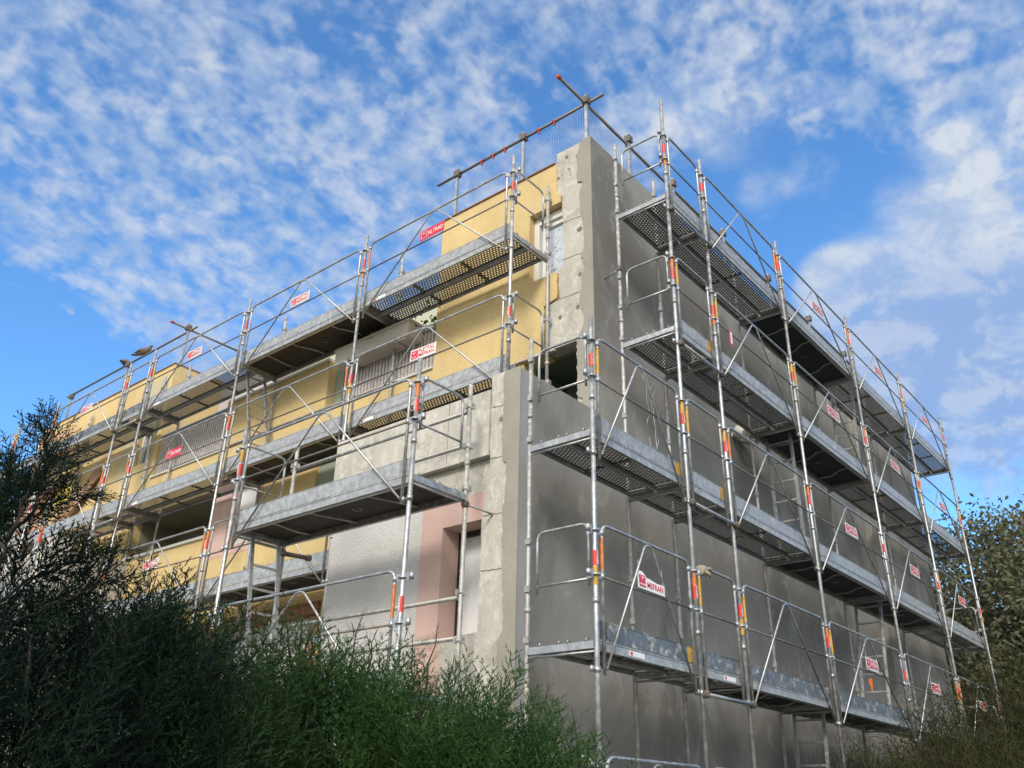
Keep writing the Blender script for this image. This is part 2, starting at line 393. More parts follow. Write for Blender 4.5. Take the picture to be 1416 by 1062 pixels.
def make_deck(label, loc, rz, L, kind, group, navy=False, worn=False, yend=False, tag=None):
    L = round(L, 2)
    d = root('scaffold_deck', label, 'scaffold deck', loc, rz, group)
    if kind == 'perf':
        for t0 in (.05, .415):
            part('perforated_plank', cached(('plank', L, t0), 'perforated_plank', lambda b: plank_mesh(b, L, t0, t0 + .335), M['deck']), d)
    else:
        part('plywood_panel', cached(('ply', L, navy), 'plywood_panel', lambda b: ply_mesh(b, L), M['film_navy' if navy else 'film_ply']), d)
        for y in (.05, W - .07): part('side_beam', cached(('plyb', L), 'side_beam', lambda b: ply_beams(b, L), M['galv']), d, (0, y, 0))
        for x in (.03, L - .07): part('end_beam', cached('plye', 'end_beam', lambda b: b.box((0, .09, -.06), (.04, W - .07, -.023)), M['galv']), d, (x, 0, 0))
        for f_, k_ in ((.20, .02), (.42, .17), (.74, .17)): part('stiffening_rod', cached(('plyr', k_), 'stiffening_rod', lambda b: ply_rod(b, k_), M['galv_splash']), d, (L * f_, 0, 0))
        part('lifting_ring', cached('plyring', 'lifting_ring', ply_ring, M['galv']), d, (L * .58, 0, 0))
    part('edge_beam', cached(('side', L), 'edge_beam', lambda b: side_mesh(b, L), M['toe']), d)
    tb = part('toe_board', cached(('toe', L, worn), 'toe_board', lambda b: toe_mesh(b, L), M['toe_worn' if worn else 'toe']), d)
    if yend: part('painted_end', cached('yend', 'painted_end', lambda b: b.box((0, .020, .016), (.14, .0215, .162)), M['yellowband']), tb, (L - .2, 0, 0))
    if tag is not None:
        tp = part('sticker', cached('dtag', 'sticker', tag_mesh, M['white']), d, (tag, 0, 0)); part('emblem', cached('dtage', 'emblem', lambda b: b.box((.012, .0165, -.066), (.05, .0178, -.034)), M['red']), tp)
    return d

# ---- company signs
def emblem(b, s):
    # red square with a notch-winged bird mark left open in white
    b.box((0, -.0035, 0), (s, -.0005, s))
def birdmark(b, s):
    pts = [(.12 * s, .80 * s), (.42 * s, .66 * s), (.52 * s, .52 * s), (.60 * s, .68 * s), (.95 * s, .82 * s), (.62 * s, .78 * s), (.52 * s, .66 * s), (.40 * s, .76 * s)]
    b.prism(pts, lambda p, k: (p[0], -.0055 + .0025 * k, p[1]))
def panel_mesh(b, w, h, torn):
    if torn: pts = [(0, 0), (w, 0), (w, h * .62), (w * .72, h * .60), (w * .55, h * .66), (w * .40, h * .72), (w * .34, h * .70), (w * .22, h * .95), (w * .16, h), (0, h)]
    else: pts = [(0, 0), (w, 0), (w, h), (0, h)]
    b.prism(pts, lambda p, k: (p[0], .003 * k, p[1]))
def make_sign(kind, label, loc, rz, group='company signs on the guardrails', torn=False, faded=False):
    w, h = .49, .17
    s = root('company_sign', label, 'sign', loc, rz, group); s.rotation_euler.y = R(random.uniform(-1.6, 1.6)); s.rotation_euler.x = R(random.uniform(-3, 3))
    pm = M['redplate'] if kind == 'ALTRAD' else M['plate']; rd = M['redfade' if faded else 'red']
    part('panel', cached(('pan', kind == 'ALTRAD', torn), 'panel', lambda b: panel_mesh(b, w, h, torn), pm), s)
    if kind == 'ALTRAD':
        e = part('emblem', cached('embw', 'emblem', lambda b: [b.box((x0, -.003, z0), (x1, -.0004, z1)) for x0, x1, z0, z1 in ((0, .118, 0, .005), (0, .118, .113, .118), (0, .005, .005, .113), (.113, .118, .005, .113))], M['white']), s, (.025, 0, .026))
        part('bird_mark', cached(('bm', .118), 'bird_mark', lambda b: birdmark(b, .118), M['white']), e)
        part('lettering', text_mesh('ALTRAD', .098, M['white'], .0004, .305), s, (.165, -.002, .052))
    else:
        e = part('emblem', cached(('emb', faded, torn), 'emblem', lambda b: emblem(b, .128 if not torn else .112), rd), s, (.02, 0, .02))
        part('bird_mark', cached(('bm', .128), 'bird_mark', lambda b: birdmark(b, .112), M['white']), e, (0, -.0015, .01))
        part('lettering', text_mesh('ALTRAD', .026, M['white'], .0003, .09), e, (.014, -.006, .012))
        if not torn: part('lettering', text_mesh('PLETTAC', .080, rd, .0006, .30), s, (.165, -.002, .098))
        part('lettering', text_mesh('MEFRAN', .080, rd, .0006, .29), s, (.165, -.002, .028))
    for x in (.03, w - .02): part('clip', cached('signclip', 'clip', lambda b: b.tube([(0, .006, -.02), (0, .006, h + .10)], .0035, 5), M['galv']), s, (x, 0, 0))
    return s

# ---- ladders
def make_ladder(label, foot, head, wid, axis, n=7, group='access ladders', mt='galv'):
    foot, head = Vector(foot), Vector(head); ax = Vector(axis) * wid
    l = root('access_ladder', label, 'ladder', foot, 0, group); d = head - foot
    for k in (0, 1): part('side_rail', cached(('lsr', tuple(d.to_tuple(2)), k, mt, wid), 'side_rail', lambda b: b.bar(ax * k, ax * k + d, .024, .045, 0, ax), M[mt]), l)
    for i in range(n): part('rung', cached(('rung', tuple(ax.to_tuple(2)), mt), 'rung', lambda b: b.bar((0, 0, 0), ax, .025, .025), M[mt]), l, d * ((i + .6) / n))
    return l
def tube_thing(name, label, cat, a, b, r=.0242, mt='galv', group=None, ends=None, capmat=None):
    a, b = Vector(a), Vector(b)
    o = root(name, label, cat, a, 0, group)
    mb = MB(); mb.tube([(0, 0, 0), tuple(b - a)], r, 8); part('tube', mb.mesh('tube', M[mt]), o)
    if ends:
        for e in ends:
            p = (b - a) * e; q = MB(); q.tube([p - Vector((0, 0, .035)), p + Vector((0, 0, .035))], .034, 8); q.box(tuple(p - Vector((.03, .03, .02))), tuple(p + Vector((.03, .03, .02)))); part('coupler', q.mesh('coupler', M['clamp']), o)
    if capmat is not None:
        q = MB(); d = (b - a).normalized(); q.tube([(-d * .02), (d * .05)], r + .006, 8); part('end_cap', q.mesh('end_cap', M[capmat]), o)
    return o

# ================================================================== BUILDING
bld = root('apartment_building', 'yellow and pink flat-roofed apartment block under renovation wrapped in scaffolding', 'building')
def bpart(name, boxes, mt, parent=None, label=None):
    if name in ('coping', 'roof_flashing', 'roof_slab', 'core_light_block', 'room_reveal', 'loggia_back', 'far_wing', 'pink_wall'):
        for bx in boxes[1:]: bpart(name, [bx], mt, parent) if len(boxes) > 1 else None
        boxes = boxes[:1]
    b = MB()
    for lo, hi in boxes: b.box(lo, hi)
    return part(name, b.mesh(name, mt), parent or bld, label=label)
def yz_prism(b, pts, x0, x1, mi=0): b.prism(pts, lambda p, k: (x0 if k == 0 else x1, p[0], p[1]), mi)
def xz_prism(b, pts, y0, y1, mi=0): b.prism(pts, lambda p, k: (p[0], y0 if k == 0 else y1, p[1]), mi)
FX = 1.455
def jag(pts, amp, step):
    """make an outline of (y, z) points uneven like broken plaster"""
    out = []
    for (a, b), (c, d) in zip(pts, pts[1:]):
        n = max(1, int(math.hypot(c - a, d - b) / step))
        for i in range(n):
            t = i / n; out.append((a + (c - a) * t + random.uniform(-amp, amp), b + (d - b) * t + random.uniform(-amp, amp) * .5))
    return out + [pts[-1]]
# gable
b = MB(); xz_prism(b, [(0, 0), (10.9, 0), (10.9, 10.4), (FX, 10.4), (FX, 6.04), (0, 6.04)], 0, .11); b.box((10.9, -.13, 0), (14.55, .11, 10.4))
part('gable_wall', b.mesh('gable_wall', M['plaster']), bld, label='grey plastered gable wall with dark patches of damp and painted shade')
bpart('corner_strip', [((-.001, -.004, 0), (.13, -.0005, 6.04))], M['smooth'], label='smooth pale plaster strip along the lower corner')
# upper corner pier: bare concrete with the new plaster returning round the corner with a ragged edge
CR = [(.34, 9.08), (.34, 8.46), (.44, 7.86)]
def crack(b, y0, y1, z, x, mi=1, slope=.02):
    n = 9; pts = [(y0 + (y1 - y0) * i / n, z + slope * (i / n - .5) + random.uniform(-.006, .006)) for i in range(n + 1)]
    yz_prism(b, [(p[0], p[1] + .004) for p in pts] + [(p[0], p[1] - random.uniform(.004, .011)) for p in pts[::-1]], x - .002, x + .01, mi)
def tie_hole(b, y, z, x, r=.035):
    pts = [(y + r * random.uniform(.75, 1.1) * math.cos(t), z + r * random.uniform(.75, 1.1) * math.sin(t)) for t in [k * math.pi / 5 for k in range(10)]]
    yz_prism(b, pts, x - .002, x + .01, 1)
b = MB()
left = jag([(.80, 7.13), (.80, 7.82), (.57, 7.86), (.58, 8.33)], .010, .07) + jag([(.50, 8.36), (.51, 9.56), (.60, 9.66), (.61, 10.39)], .008, .08)
yz_prism(b, [(.11, 5.9), (.28, 5.9), (.28, 7.13)] + left + [(.11, 10.39)], 1.463, 1.69)
for z in (9.08, 8.46): crack(b, .12, .5, z, 1.463)
crack(b, .15, .78, 7.86, 1.463)
for y, z, r in ((.43, 10.24, .038), (.24, 10.16, .03), (.215, 8.86, .045), (.22, 8.12, .036), (.26, 7.62, .036), (.55, 7.57, .036), (.50, 9.95, .012), (.40, 10.02, .016), (.38, 9.98, .02), (.37, 9.93, .014), (.36, 9.88, .015), (.33, 10.08, .014), (.58, 9.92, .03)): tie_hole(b, y, z, 1.463, r)
part('corner_pier', b.mesh('corner_pier', [M['concrete'], M['conc_dark']]), bld, label='bare concrete pier with form-tie holes below the roof corner')
up_rag = [(.16, 10.40), (.20, 10.33), (.21, 10.21), (.24, 10.14), (.24, 9.73), (.22, 9.68), (.13, 9.62), (.14, 9.59), (.19, 9.5), (.2, 9.36), (.18, 9.15), (.16, 9.05), (.125, 8.69), (.13, 8.51), (.18, 8.42), (.13, 8.22), (.18, 7.99), (.22, 7.78), (.18, 7.52), (.15, 7.35), (.19, 7.24), (.27, 7.14), (.275, 6.33), (.2, 6.27), (.2, 6.05)]
b = MB(); yz_prism(b, [(-.006, 6.05), (-.006, 10.40)] + jag(up_rag, .014, .035), 1.443, 1.4545)
part('plaster_return', b.mesh('plaster_return', M['returncoat']), bld, label='strip of fresh grey plaster with ragged edge on the upper corner')
low_rag = [(.23, 6.06), (.23, 5.66), (.24, 5.32), (.23, 5.01), (.16, 4.95), (.17, 4.74), (.19, 4.52), (.2, 4.39), (.19, 3.83), (.16, 3.48), (.15, 3.22), (.23, 3.11), (.22, 2.62), (.2, 2.2), (.2, 0)]
b = MB(); yz_prism(b, [(-.006, 0), (-.006, 6.06)] + jag(low_rag, .013, .035), -.013, -.0005)
part('plaster_return', b.mesh('plaster_return', M['returncoat']), bld, label='strip of fresh grey plaster on the lower corner')
b = MB(); yz_prism(b, [(.11, 0), (1.0, 0)] + jag([(1.0, 3.21), (.50, 3.23)], .008, .08) + jag([(.50, 3.26), (.50, 4.45), (.42, 5.0), (.42, 6.07)], .008, .08) + [(.11, 6.07)], .006, .26)
for z, y1 in ((5.66, .42), (5.05, .42), (3.83, .5), (4.42, .5)): crack(b, .13, y1 - .01, z, .006)
tie_hole(b, .27, 5.49, .006, .03); tie_hole(b, .36, 4.40, .006, .014)
part('corner_pier', b.mesh('corner_pier', [M['concrete'], M['conc_dark']]), bld, label='bare concrete pier on the lower stair block corner')
# lower block
b = MB(); b.box((-.02, .425, 5.10), (.10, 3.05, 5.885)); b.box((-.022, 1.05, 5.10), (-.019, 1.056, 5.885), 1)
part('parapet_band', b.mesh('parapet_band', [M['concrete'], M['conc_dark']]), bld)
bpart('lintel', [((.07, .425, 4.72), (.26, 3.05, 5.10))], M['concrete'])
bpart('lower_wall', [((.07, 1.46, 0), (.30, 3.05, 4.72)), ((.30, 2.80, 0), (FX, 3.05, 5.55))], M['greyrough'], label='pale grey roughcast wall of the lower block')
bpart('pink_surround', [((.064, 1.13, 0), (.42, 1.46, 4.72)), ((.064, .505, 4.42), (.42, 1.13, 4.72)), ((.064, 1.005, 0), (.42, 1.13, 3.2))], M['pink'])
dw = bpart('window', [((.36, .26, 3.2), (.41, 1.13, 4.42))], M['shutter'], label='white closed shutter in the pink surround')
bpart('frame', [((.33, .26, 4.36), (.359, 1.13, 4.42)), ((.33, 1.10, 3.2), (.359, 1.13, 4.36)), ((.31, .26, 3.2), (.359, 1.10, 3.215))], M['black'], dw)
b = MB()
for k in range(1, 9): b.box((.3585, .26 + .1 * k, 3.22), (.3605, .264 + .1 * k, 4.35))
part('slat_joint', b.mesh('slat_joint', M['shutter']), dw)
bpart('terrace_slab', [((.10, .11, 5.55), (FX, 3.05, 5.86))], M['roofing'])
# main facade, yellow roughcast
yb = MB()
yz_prism(yb, jag([(.61, 10.2), (.60, 9.69), (.53, 9.58), (.53, 9.47)], .006, .08) + [(2.9, 9.47), (2.9, 10.2)], 1.445, 1.70)
yb.box((1.445, 1.09, 8.3), (1.70, 2.9, 9.47))
yz_prism(yb, jag([(.60, 8.3), (.60, 7.88), (.82, 7.83), (.82, 7.08)], .01, .08) + [(1.15, 7.05), (1.15, 5.9), (2.9, 5.9), (2.9, 8.3)], 1.445, 1.70)
for y0, y1, z0, z1 in ((2.9, 4.9, 0, 7.52), (4.9, 5.42, 6.6, 7.52), (4.9, 5.42, 4.33, 5.3), (5.42, 6.85, 4.33, 8.46), (6.85, 8.35, 6.75, 8.46), (6.85, 8.35, 4.33, 5.43), (8.35, 11.1, 6.72, 7.5), (8.35, 11.3, 0, 5.85),
                       (11.75, 17.1, 0, 10.12), (10.85, 11.75, 8.75, 10.12), (11.3, 11.75, 0, 7.95), (11.1, 11.3, 6.72, 7.95), (10.85, 11.1, 7.5, 8.75)):
    yb.box((1.445, y0, z0), (1.70, y1, z1))
yb.box((1.70, 10.85, 7.5), (4.5, 11.05, 10.12)); yb.box((1.70, 2.70, 7.5), (4.5, 2.9, 10.2))
part('facade_wall', yb.mesh('facade_wall', M['yellow']), bld, label='yellow roughcast facade with patched grey-green spots')
bpart('pink_wall', [((1.44, 6.85, 5.43), (1.70, 7.0, 6.75)), ((1.44, 7.75, 5.43), (1.70, 8.35, 6.75)), ((1.44, 7.0, 5.43), (1.70, 7.75, 5.58))], M['pink'])
w = bpart('window', [((1.62, 7.0, 5.58), (1.66, 7.75, 6.75))], M['shutter'], label='white shutter in the pink wall'); bpart('frame', [((1.59, 7.0, 5.58), (1.6195, 7.03, 6.75)), ((1.59, 7.72, 5.58), (1.6195, 7.75, 6.75))], M['pvc'], w)
bpart('window', [((1.50, 4.9, 5.3), (1.55, 5.42, 6.6))], M['greenpaint'], label='grey-green shutter')
bpart('door_beam', [((1.40, 4.9, 4.15), (1.60, 8.35, 4.33))], M['wood']); bpart('garage_panel', [((1.58, 5.2, 0), (1.64, 8.35, 4.15))], M['cream']); bpart('door', [((1.50, 4.9, 0), (1.56, 5.2, 4.15))], M['board'], label='brown panel door')
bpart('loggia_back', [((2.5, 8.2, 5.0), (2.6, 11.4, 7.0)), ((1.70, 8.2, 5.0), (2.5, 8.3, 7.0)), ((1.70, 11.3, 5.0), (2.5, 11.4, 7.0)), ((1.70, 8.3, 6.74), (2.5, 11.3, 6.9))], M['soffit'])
bpart('coping', [((1.40, 8.35, 5.85), (1.75, 11.3, 5.90)), ((1.41, 5.42, 8.46), (1.76, 8.35, 8.505)), ((1.41, 2.9, 7.52), (1.72, 5.40, 7.552)), ((1.41, 8.35, 7.5), (1.72, 10.85, 7.535))], M['coping'])
bpart('roof_flashing', [((1.42, .62, 10.2), (1.76, 2.92, 10.216)), ((1.42, 10.83, 10.12), (1.76, 17.12, 10.135)), ((1.76, 10.83, 10.12), (4.5, 11.07, 10.135))], M['flashing'])
# top window beside the pier
w = bpart('window', [((1.64, .47, 8.3), (1.66, 1.09, 9.45))], M['sheet'], label='tall window under the roof covered with clear film')
bpart('frame', [((1.56, 1.00, 8.3), (1.64, 1.09, 9.45)), ((1.56, .47, 9.33), (1.64, 1.00, 9.45)), ((1.60, .90, 8.3), (1.64, .96, 9.33)), ((1.60, .47, 9.25), (1.64, .90, 9.33))], M['pvc'], w)
b = MB()
for k in range(14):
    y, z = random.uniform(.5, .86), random.uniform(8.35, 9.2); b.tube(fillet([(1.636, y, z), (1.636, y + random.uniform(-.1, .1), z + .05), (1.636, y + random.uniform(-.05, .05), z + random.uniform(.1, .2)), (1.636, y - .06, z + .2)], .04, 3), .006, 4)
part('film_crease', b.mesh('film_crease', M['white']), w)
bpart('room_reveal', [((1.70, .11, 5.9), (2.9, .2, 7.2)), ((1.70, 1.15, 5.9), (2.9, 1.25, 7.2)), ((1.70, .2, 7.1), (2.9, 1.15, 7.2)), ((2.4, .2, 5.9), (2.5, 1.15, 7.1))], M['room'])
b = MB(); b.box((2.36, .2, 6.78), (2.40, 1.15, 6.83)); b.box((2.36, .62, 5.9), (2.40, .66, 6.78)); part('room_frame', b.mesh('room_frame', M['greenpaint']), bld)
# small window in the second top block
w = bpart('window', [((1.60, 11.1, 7.95), (1.62, 11.75, 8.75))], M['glass'], label='small white window beside a green-grey patch')
bpart('frame', [((1.54, 11.1, 7.95), (1.60, 11.16, 8.75)), ((1.54, 11.69, 7.95), (1.60, 11.75, 8.75)), ((1.54, 11.40, 7.95), (1.60, 11.46, 8.75)), ((1.54, 11.16, 8.69), (1.60, 11.69, 8.75)), ((1.54, 11.16, 7.95), (1.60, 11.69, 8.01))], M['pvc'], w)
# terrace railings: ribbed sheets with a top rail
def railing(y0, y1, z0, z1, x):
    o = MB(); n = int((y1 - y0) / .075)
    for k in range(n):
        a = y0 + (y1 - y0) * k / n; c = a + (y1 - y0) / n
        o.box((x, a, z0), (x + .02, a + (c - a) * .62, z1)); o.box((x + .022, a + (c - a) * .60, z0), (x + .036, c + .004, z1))
    r = part('railing', o.mesh('railing', M['railing']), bld)
    bpart('top_rail', [((x - .02, y0, z1 + .002), (x + .06, y1, z1 + .04))], M['galv'], r)
railing(2.92, 5.0, 7.56, 8.26, 1.50); railing(8.40, 10.83, 7.55, 8.40, 1.50)
bpart('recess_panel', [((1.60, 5.0, 7.555), (1.66, 5.42, 8.44))], M['greenpaint'])
for y in (5.06, 5.14):
    b = MB(); b.tube([(1.55, y, 7.56), (1.55, y, 8.5)], .018, 7); part('downpipe', b.mesh('downpipe', M['greenpaint']), bld)
bpart('terrace_wall', [((2.6, 8.36, 7.5), (2.7, 10.84, 10.05))], M['lilac']); bpart('wooden_lintel', [((1.50, 8.36, 8.46), (2.6, 8.54, 8.60))], M['wood'])
bpart('terrace_wall', [((2.6, 2.9, 7.45), (2.7, 8.36, 10.0))], M['palegreen'])
bpart('roof_slab', [((1.70, .11, 9.9), (14.5, 2.70, 10.18)), ((4.5, 2.70, 9.9), (14.5, 17, 10.1)), ((1.70, 11.05, 9.9), (4.5, 17, 10.1)), ((1.70, 2.9, 7.2), (4.5, 10.85, 7.45))], M['roofing'])
bpart('core_light_block', [((2.9, .12, 0), (14.4, 17, 7.2)), ((4.5, .12, 7.45), (14.4, 17, 9.9)), ((2.0, .30, 7.2), (4.5, 2.70, 9.9)), ((2.0, 11.05, 7.45), (4.5, 17, 9.9)), ((.45, .2, 0), (1.43, 2.8, 5.5)), ((1.75, 2.95, 0), (2.4, 8.2, 7.2)), ((1.75, 11.4, 0), (2.4, 17, 7.2))], M['room'])  # solid boxes added inside the building to block light from behind
# second stair block further along and the far wing
bpart('stair_block', [((0, 11.0, 0), (1.44, 14.0, 5.8)), ((-.03, 10.97, 0), (.3, 11.35, 6.0))], M['concrete'], label='bare concrete block beside the pink wall')
bpart('far_wing', [((1.75, 17.1, 0), (6, 24, 8.55)), ((1.45, 17.1, 0), (1.75, 24, 7.5))], M['palegreen'])
b = MB()
for k in range(50): b.box((1.50, 17.15 + k * .12, 7.5), (1.52, 17.17 + k * .12, 8.3))
b.box((1.48, 17.1, 8.3), (1.54, 23.2, 8.34)); part('dark_railing', b.mesh('dark_railing', M['black']), bld)

# planter hung on the terrace railing, with its plants
pl = root('planter_box', 'pale window box with trailing flowers hung on the ribbed terrace railing', 'planter', (1.34, 4.1, 8.10))
b = MB(); b.box((-.15, -.86, 0), (.15, .86, .30)); b.box((-.165, -.875, .255), (.165, .875, .298)); part('trough', b.mesh('trough', M['planter']), pl)
for y in (-.6, .5):
    b = MB(); b.tube(fillet([(.16, y, .30), (-.17, y, .02), (-.17, y, -.02), (.16, y, -.03)], .03, 3), .010, 6); b.tube([(-.13, y - .2, -.02), (-.13, y + .2, -.02)], .01, 6)
    part('bracket', b.mesh('bracket', M['galv']), pl)
def leaf_cloud(n, cx, sz, ll, wd, mt, name, parent, updir=.4):
    c = rng.normal(size=(n, 3)) * np.array(sz) + np.array(cx); d = rng.normal(size=(n, 3)); d[:, 2] += updir; d /= np.linalg.norm(d, axis=1)[:, None]
    s = np.cross(d, rng.normal(size=(n, 3))); s /= np.linalg.norm(s, axis=1)[:, None]; L = ll * rng.uniform(.6, 1.3, (n, 1))
    v = np.stack([c - d * L * .5, c + s * wd, c + d * L * .5, c - s * wd], 1).reshape(-1, 3)
    return part(name, quad_mesh(name, v, mt), parent)
def quad_mesh(name, v, mt):
    v = np.ascontiguousarray(v, dtype=np.float32); n = len(v) // 4; me = bpy.data.meshes.new(name)
    me.vertices.add(len(v)); me.vertices.foreach_set('co', v.ravel()); me.loops.add(len(v)); me.loops.foreach_set('vertex_index', np.arange(len(v), dtype=np.int32))
    me.polygons.add(n); me.polygons.foreach_set('loop_start', np.arange(0, len(v), 4, dtype=np.int32)); me.polygons.foreach_set('loop_total', np.full(n, 4, dtype=np.int32))
    for m_ in (mt if isinstance(mt, (list, tuple)) else [mt]): me.materials.append(m_)
    me.update(calc_edges=True); return me
leaf_cloud(420, (0, .1, .35), (.08, .40, .06), .07, .018, M['cyp'], 'foliage', pl); leaf_cloud(160, (0, -.2, .36), (.08, .42, .05), .04, .02, M['flower'], 'flower', pl)
sh = root('potted_shrub', 'bushy green shrub standing on the terrace behind the planter', 'plant', (2.0, 3.25, 7.45))
leaf_cloud(500, (0, 0, .95), (.18, .2, .22), .09, .03, M['cyp'], 'foliage', sh); b = MB(); b.tube([(0, 0, .0), (.02, 0, .9)], .02, 6); b.tube([(0, 0, 0), (0, 0, .3)], [.14, .17], 12); part('stem', b.mesh('stem', M['bark']), sh)
yu = root('yucca_plant', 'yellow-green spiky yucca beside the far wing railing', 'plant', (.9, 17.3, 6.2))
b = MB(); b.tube([(0, 0, -6.2), (0, 0, 1.6)], .09, 8); part('trunk', b.mesh('trunk', M['bark']), yu)
n = 130; d = rng.normal(size=(n, 3)); d[:, 2] += .3; d /= np.linalg.norm(d, axis=1)[:, None]; s = np.cross(d, [0, 0, 1.]); c = np.array([0, 0, 1.7])
part('leaf_rosette', quad_mesh('leaf_rosette', np.stack([c + s * .03, c - s * .03, c + d * .75 - s * .004, c + d * .75 + s * .004], 1).reshape(-1, 3), M['yucca']), yu)

# ================================================================== SCAFFOLD
ORD = ['first', 'second', 'third', 'fourth', 'fifth', 'sixth', 'seventh', 'eighth']
GN = 'gable scaffold'; FN = 'facade scaffold'; SN = 'stair block scaffold'
lv = lambda d, ks: [d[k] for k in ks]
R5 = ['top', 'second', 'third', 'fourth', 'lowest']
for i, x in enumerate(XR):
    ks = R5 if i else R5[2:]
    make_frame(f'{ORD[i]} twin-pole tower of the {GN} counting from the building corner', (x, YO, 0), 0, lv(LR, ks), (10.25 if i > 1 else 10.62) if i else 6.24, 10.24 if i else 6.24, 0., 'frames of the gable scaffold', i)
for i in range(6):
    L = XR[i + 1] - XR[i]
    for k in (R5 if i else R5[2:]):
        z = LR[k]; kind = 'ply' if i == 3 and k != 'lowest' or (i == 2 and k == 'fourth') or (i == 4 and k == 'third') else 'perf'
        kd = 'perforated steel' if kind == 'perf' else 'plywood'
        ln = {0: 'first', 1: 'short second', 2: 'third', 3: 'fourth', 4: 'fifth', 5: 'far sixth'}[i]
        make_deck(f'{kd} deck on the {k} lift of {GN}, {ln} bay from corner', (XR[i], YO, z), 0, L, kind, 'decks of the gable scaffold', True, k == 'fourth', (i in (0, 1) and k in ('third', 'second')) or (i == 0 and k == 'fourth'), .55 if (k in ('fourth',) and i in (0, 1)) else None)
        make_guard(f'guardrail frame on the {k} lift of {GN}, {ln} bay from corner', (XR[i], YO, z), 0, L, 'guardrails of the gable scaffold')
for k, x in (('top', XR[1]), ('second', XR[1]), ('third', XR[0]), ('fourth', XR[0]), ('lowest', XR[0])):
    make_end(f'end guard closing the {k} lift of the {GN} at the corner', (x, YO, LR[k]), 0)
for k in ('second', 'third', 'fourth'):
    make_end(f'end guard closing the {k} lift of the {GN} at the far end', (XR[6] - .1, YO, LR[k] - .25), 0)
# yellow facade: bays run from the far side to the corner in the thing's own frame
L4 = ['top', 'second', 'third', 'fourth']
for i, y in enumerate(YL):
    ks = L4[:2] if i == 0 else L4
    make_frame(f'{ORD[i]} twin-pole tower of the {FN} counting from the building corner', (XLO, y, 0), RZL, lv(LL, ks), 9.82, 9.80 if i else 9.78, 5.87 if i == 0 else 0., 'frames of the yellow facade scaffold', 20 + i)
for i in range(7):
    L = YL[i + 1] - YL[i]
    for k in (L4[:2] if i == 0 else L4):
        kind = 'ply' if i == 1 else 'perf'; kd = 'perforated steel' if kind == 'perf' else 'plywood'
        ln = {3: 'short fourth'}.get(i, ORD[i])
        if not (k == 'fourth' and i > 2):
            make_deck(f'{kd} deck on the {k} lift of {FN}, {ln} bay from corner', (XLO, YL[i + 1], LL[k]), RZL, L, kind, 'decks of the yellow facade scaffold', False, i in (3, 4, 5) and k == 'top', False, .3 if i in (0, 2) else None)
            make_guard(f'guardrail frame on the {k} lift of {FN}, {ln} bay from corner', (XLO, YL[i + 1], LL[k]), RZL, L, 'guardrails of the yellow facade scaffold')
for k in ('top', 'second'): make_end(f'end guard closing the {k} lift of the {FN} beside the bare pier', (XLO, YL[0], LL[k]), RZL)
for i in range(3):
    for dz, nm in ((.52, 'lower'), (.98, 'upper')):
        if dz > .9 and i == 0: continue
        tube_thing('wall_side_tube', f'{nm} wall-side rail tube on second lift of {FN}, {ORD[i]} bay from corner', 'scaffold tube', (XLO + W + .04, YL[i] - .1, LL['second'] + dz), (XLO + W + .04, YL[i + 1] + .1, LL['second'] + dz), .0215, 'galv_splash', 'wall-side rails of the yellow facade')
# stair block scaffold
for i, y in enumerate(YM):
    make_frame(f"{['near', 'far'][i]} twin-pole tower of the {SN} beside the pink surround", (XMO, y, 0), RZL, [4.56, 2.56], 5.80, 5.80, 0., 'frames of the stair block scaffold', 41 + i)
L = YM[1] - YM[0]
for k in ('third', 'fourth'):
    nm = {'third': 'upper', 'fourth': 'lower'}[k]
    make_deck(f'dark plywood deck on the {nm} lift of the {SN} before the pink window', (XMO, YM[1], LL[k]), RZL, L, 'ply', 'decks of the stair block scaffold')
    make_guard(f'guardrail frame on the {nm} lift of the {SN} before the pink window', (XMO, YM[1], LL[k]), RZL, L, 'guardrails of the stair block scaffold')
    for dz, q in ((.55, 'lower'), (.94, 'upper')):
        tube_thing('wall_side_tube', f'{q} wall-side rail tube on the {nm} lift of the {SN}', 'scaffold tube', (XMO + W + .03, YM[0] + .03, LL[k] + dz), (XMO + W + .03, YM[1] + .1, LL[k] + dz), .023, 'galv_splash', 'wall-side rails of the stair block')
    if k == 'third':
        for y, q in ((YM[0], 'near'), (YM[1] + .06, 'far')): make_end(f'end guard at the {q} end of the {SN} upper lift', (XMO, y, LL[k]), RZL)
make_frame('lone twin-pole tower half hidden by cypress before the grey second stair block', (XMO, YN[0], 0), RZL, [4.56, 2.56], 5.94, 5.9, 0., 'frames of the stair block scaffold', 55)
make_frame('farthest twin-pole tower of the second stair block behind the shaded cypress', (XMO, YN[1], 0), RZL, [4.56, 2.56], 5.94, 5.9, 0., 'frames of the stair block scaffold', 56)
make_deck('perforated steel deck before the grey second stair block behind the cypress', (XMO, YN[1], 4.56), RZL, YN[1] - YN[0], 'perf', 'decks of the stair block scaffold')
make_guard('guardrail frame before the grey second stair block behind the cypress', (XMO, YN[1], 4.56), RZL, YN[1] - YN[0], 'guardrails of the stair block scaffold')

# short ledger tubes under the narrow bays
for k in R5: tube_thing('ledger_tube', f'short ledger tube under the {k} lift deck of {GN}, short second bay', 'scaffold tube', (XR[1], YO - .05, LR[k] - .28), (XR[2], YO - .05, LR[k] - .28), .0215, 'galv', 'ledger tubes', (0, 1))
for k in L4[:3]: tube_thing('ledger_tube', f'short ledger tube under the {k} lift deck of {FN}, short fourth bay', 'scaffold tube', (XLO - .05, YL[3], LL[k] - .28), (XLO - .05, YL[4], LL[k] - .28), .0215, 'galv', 'ledger tubes', (0, 1))
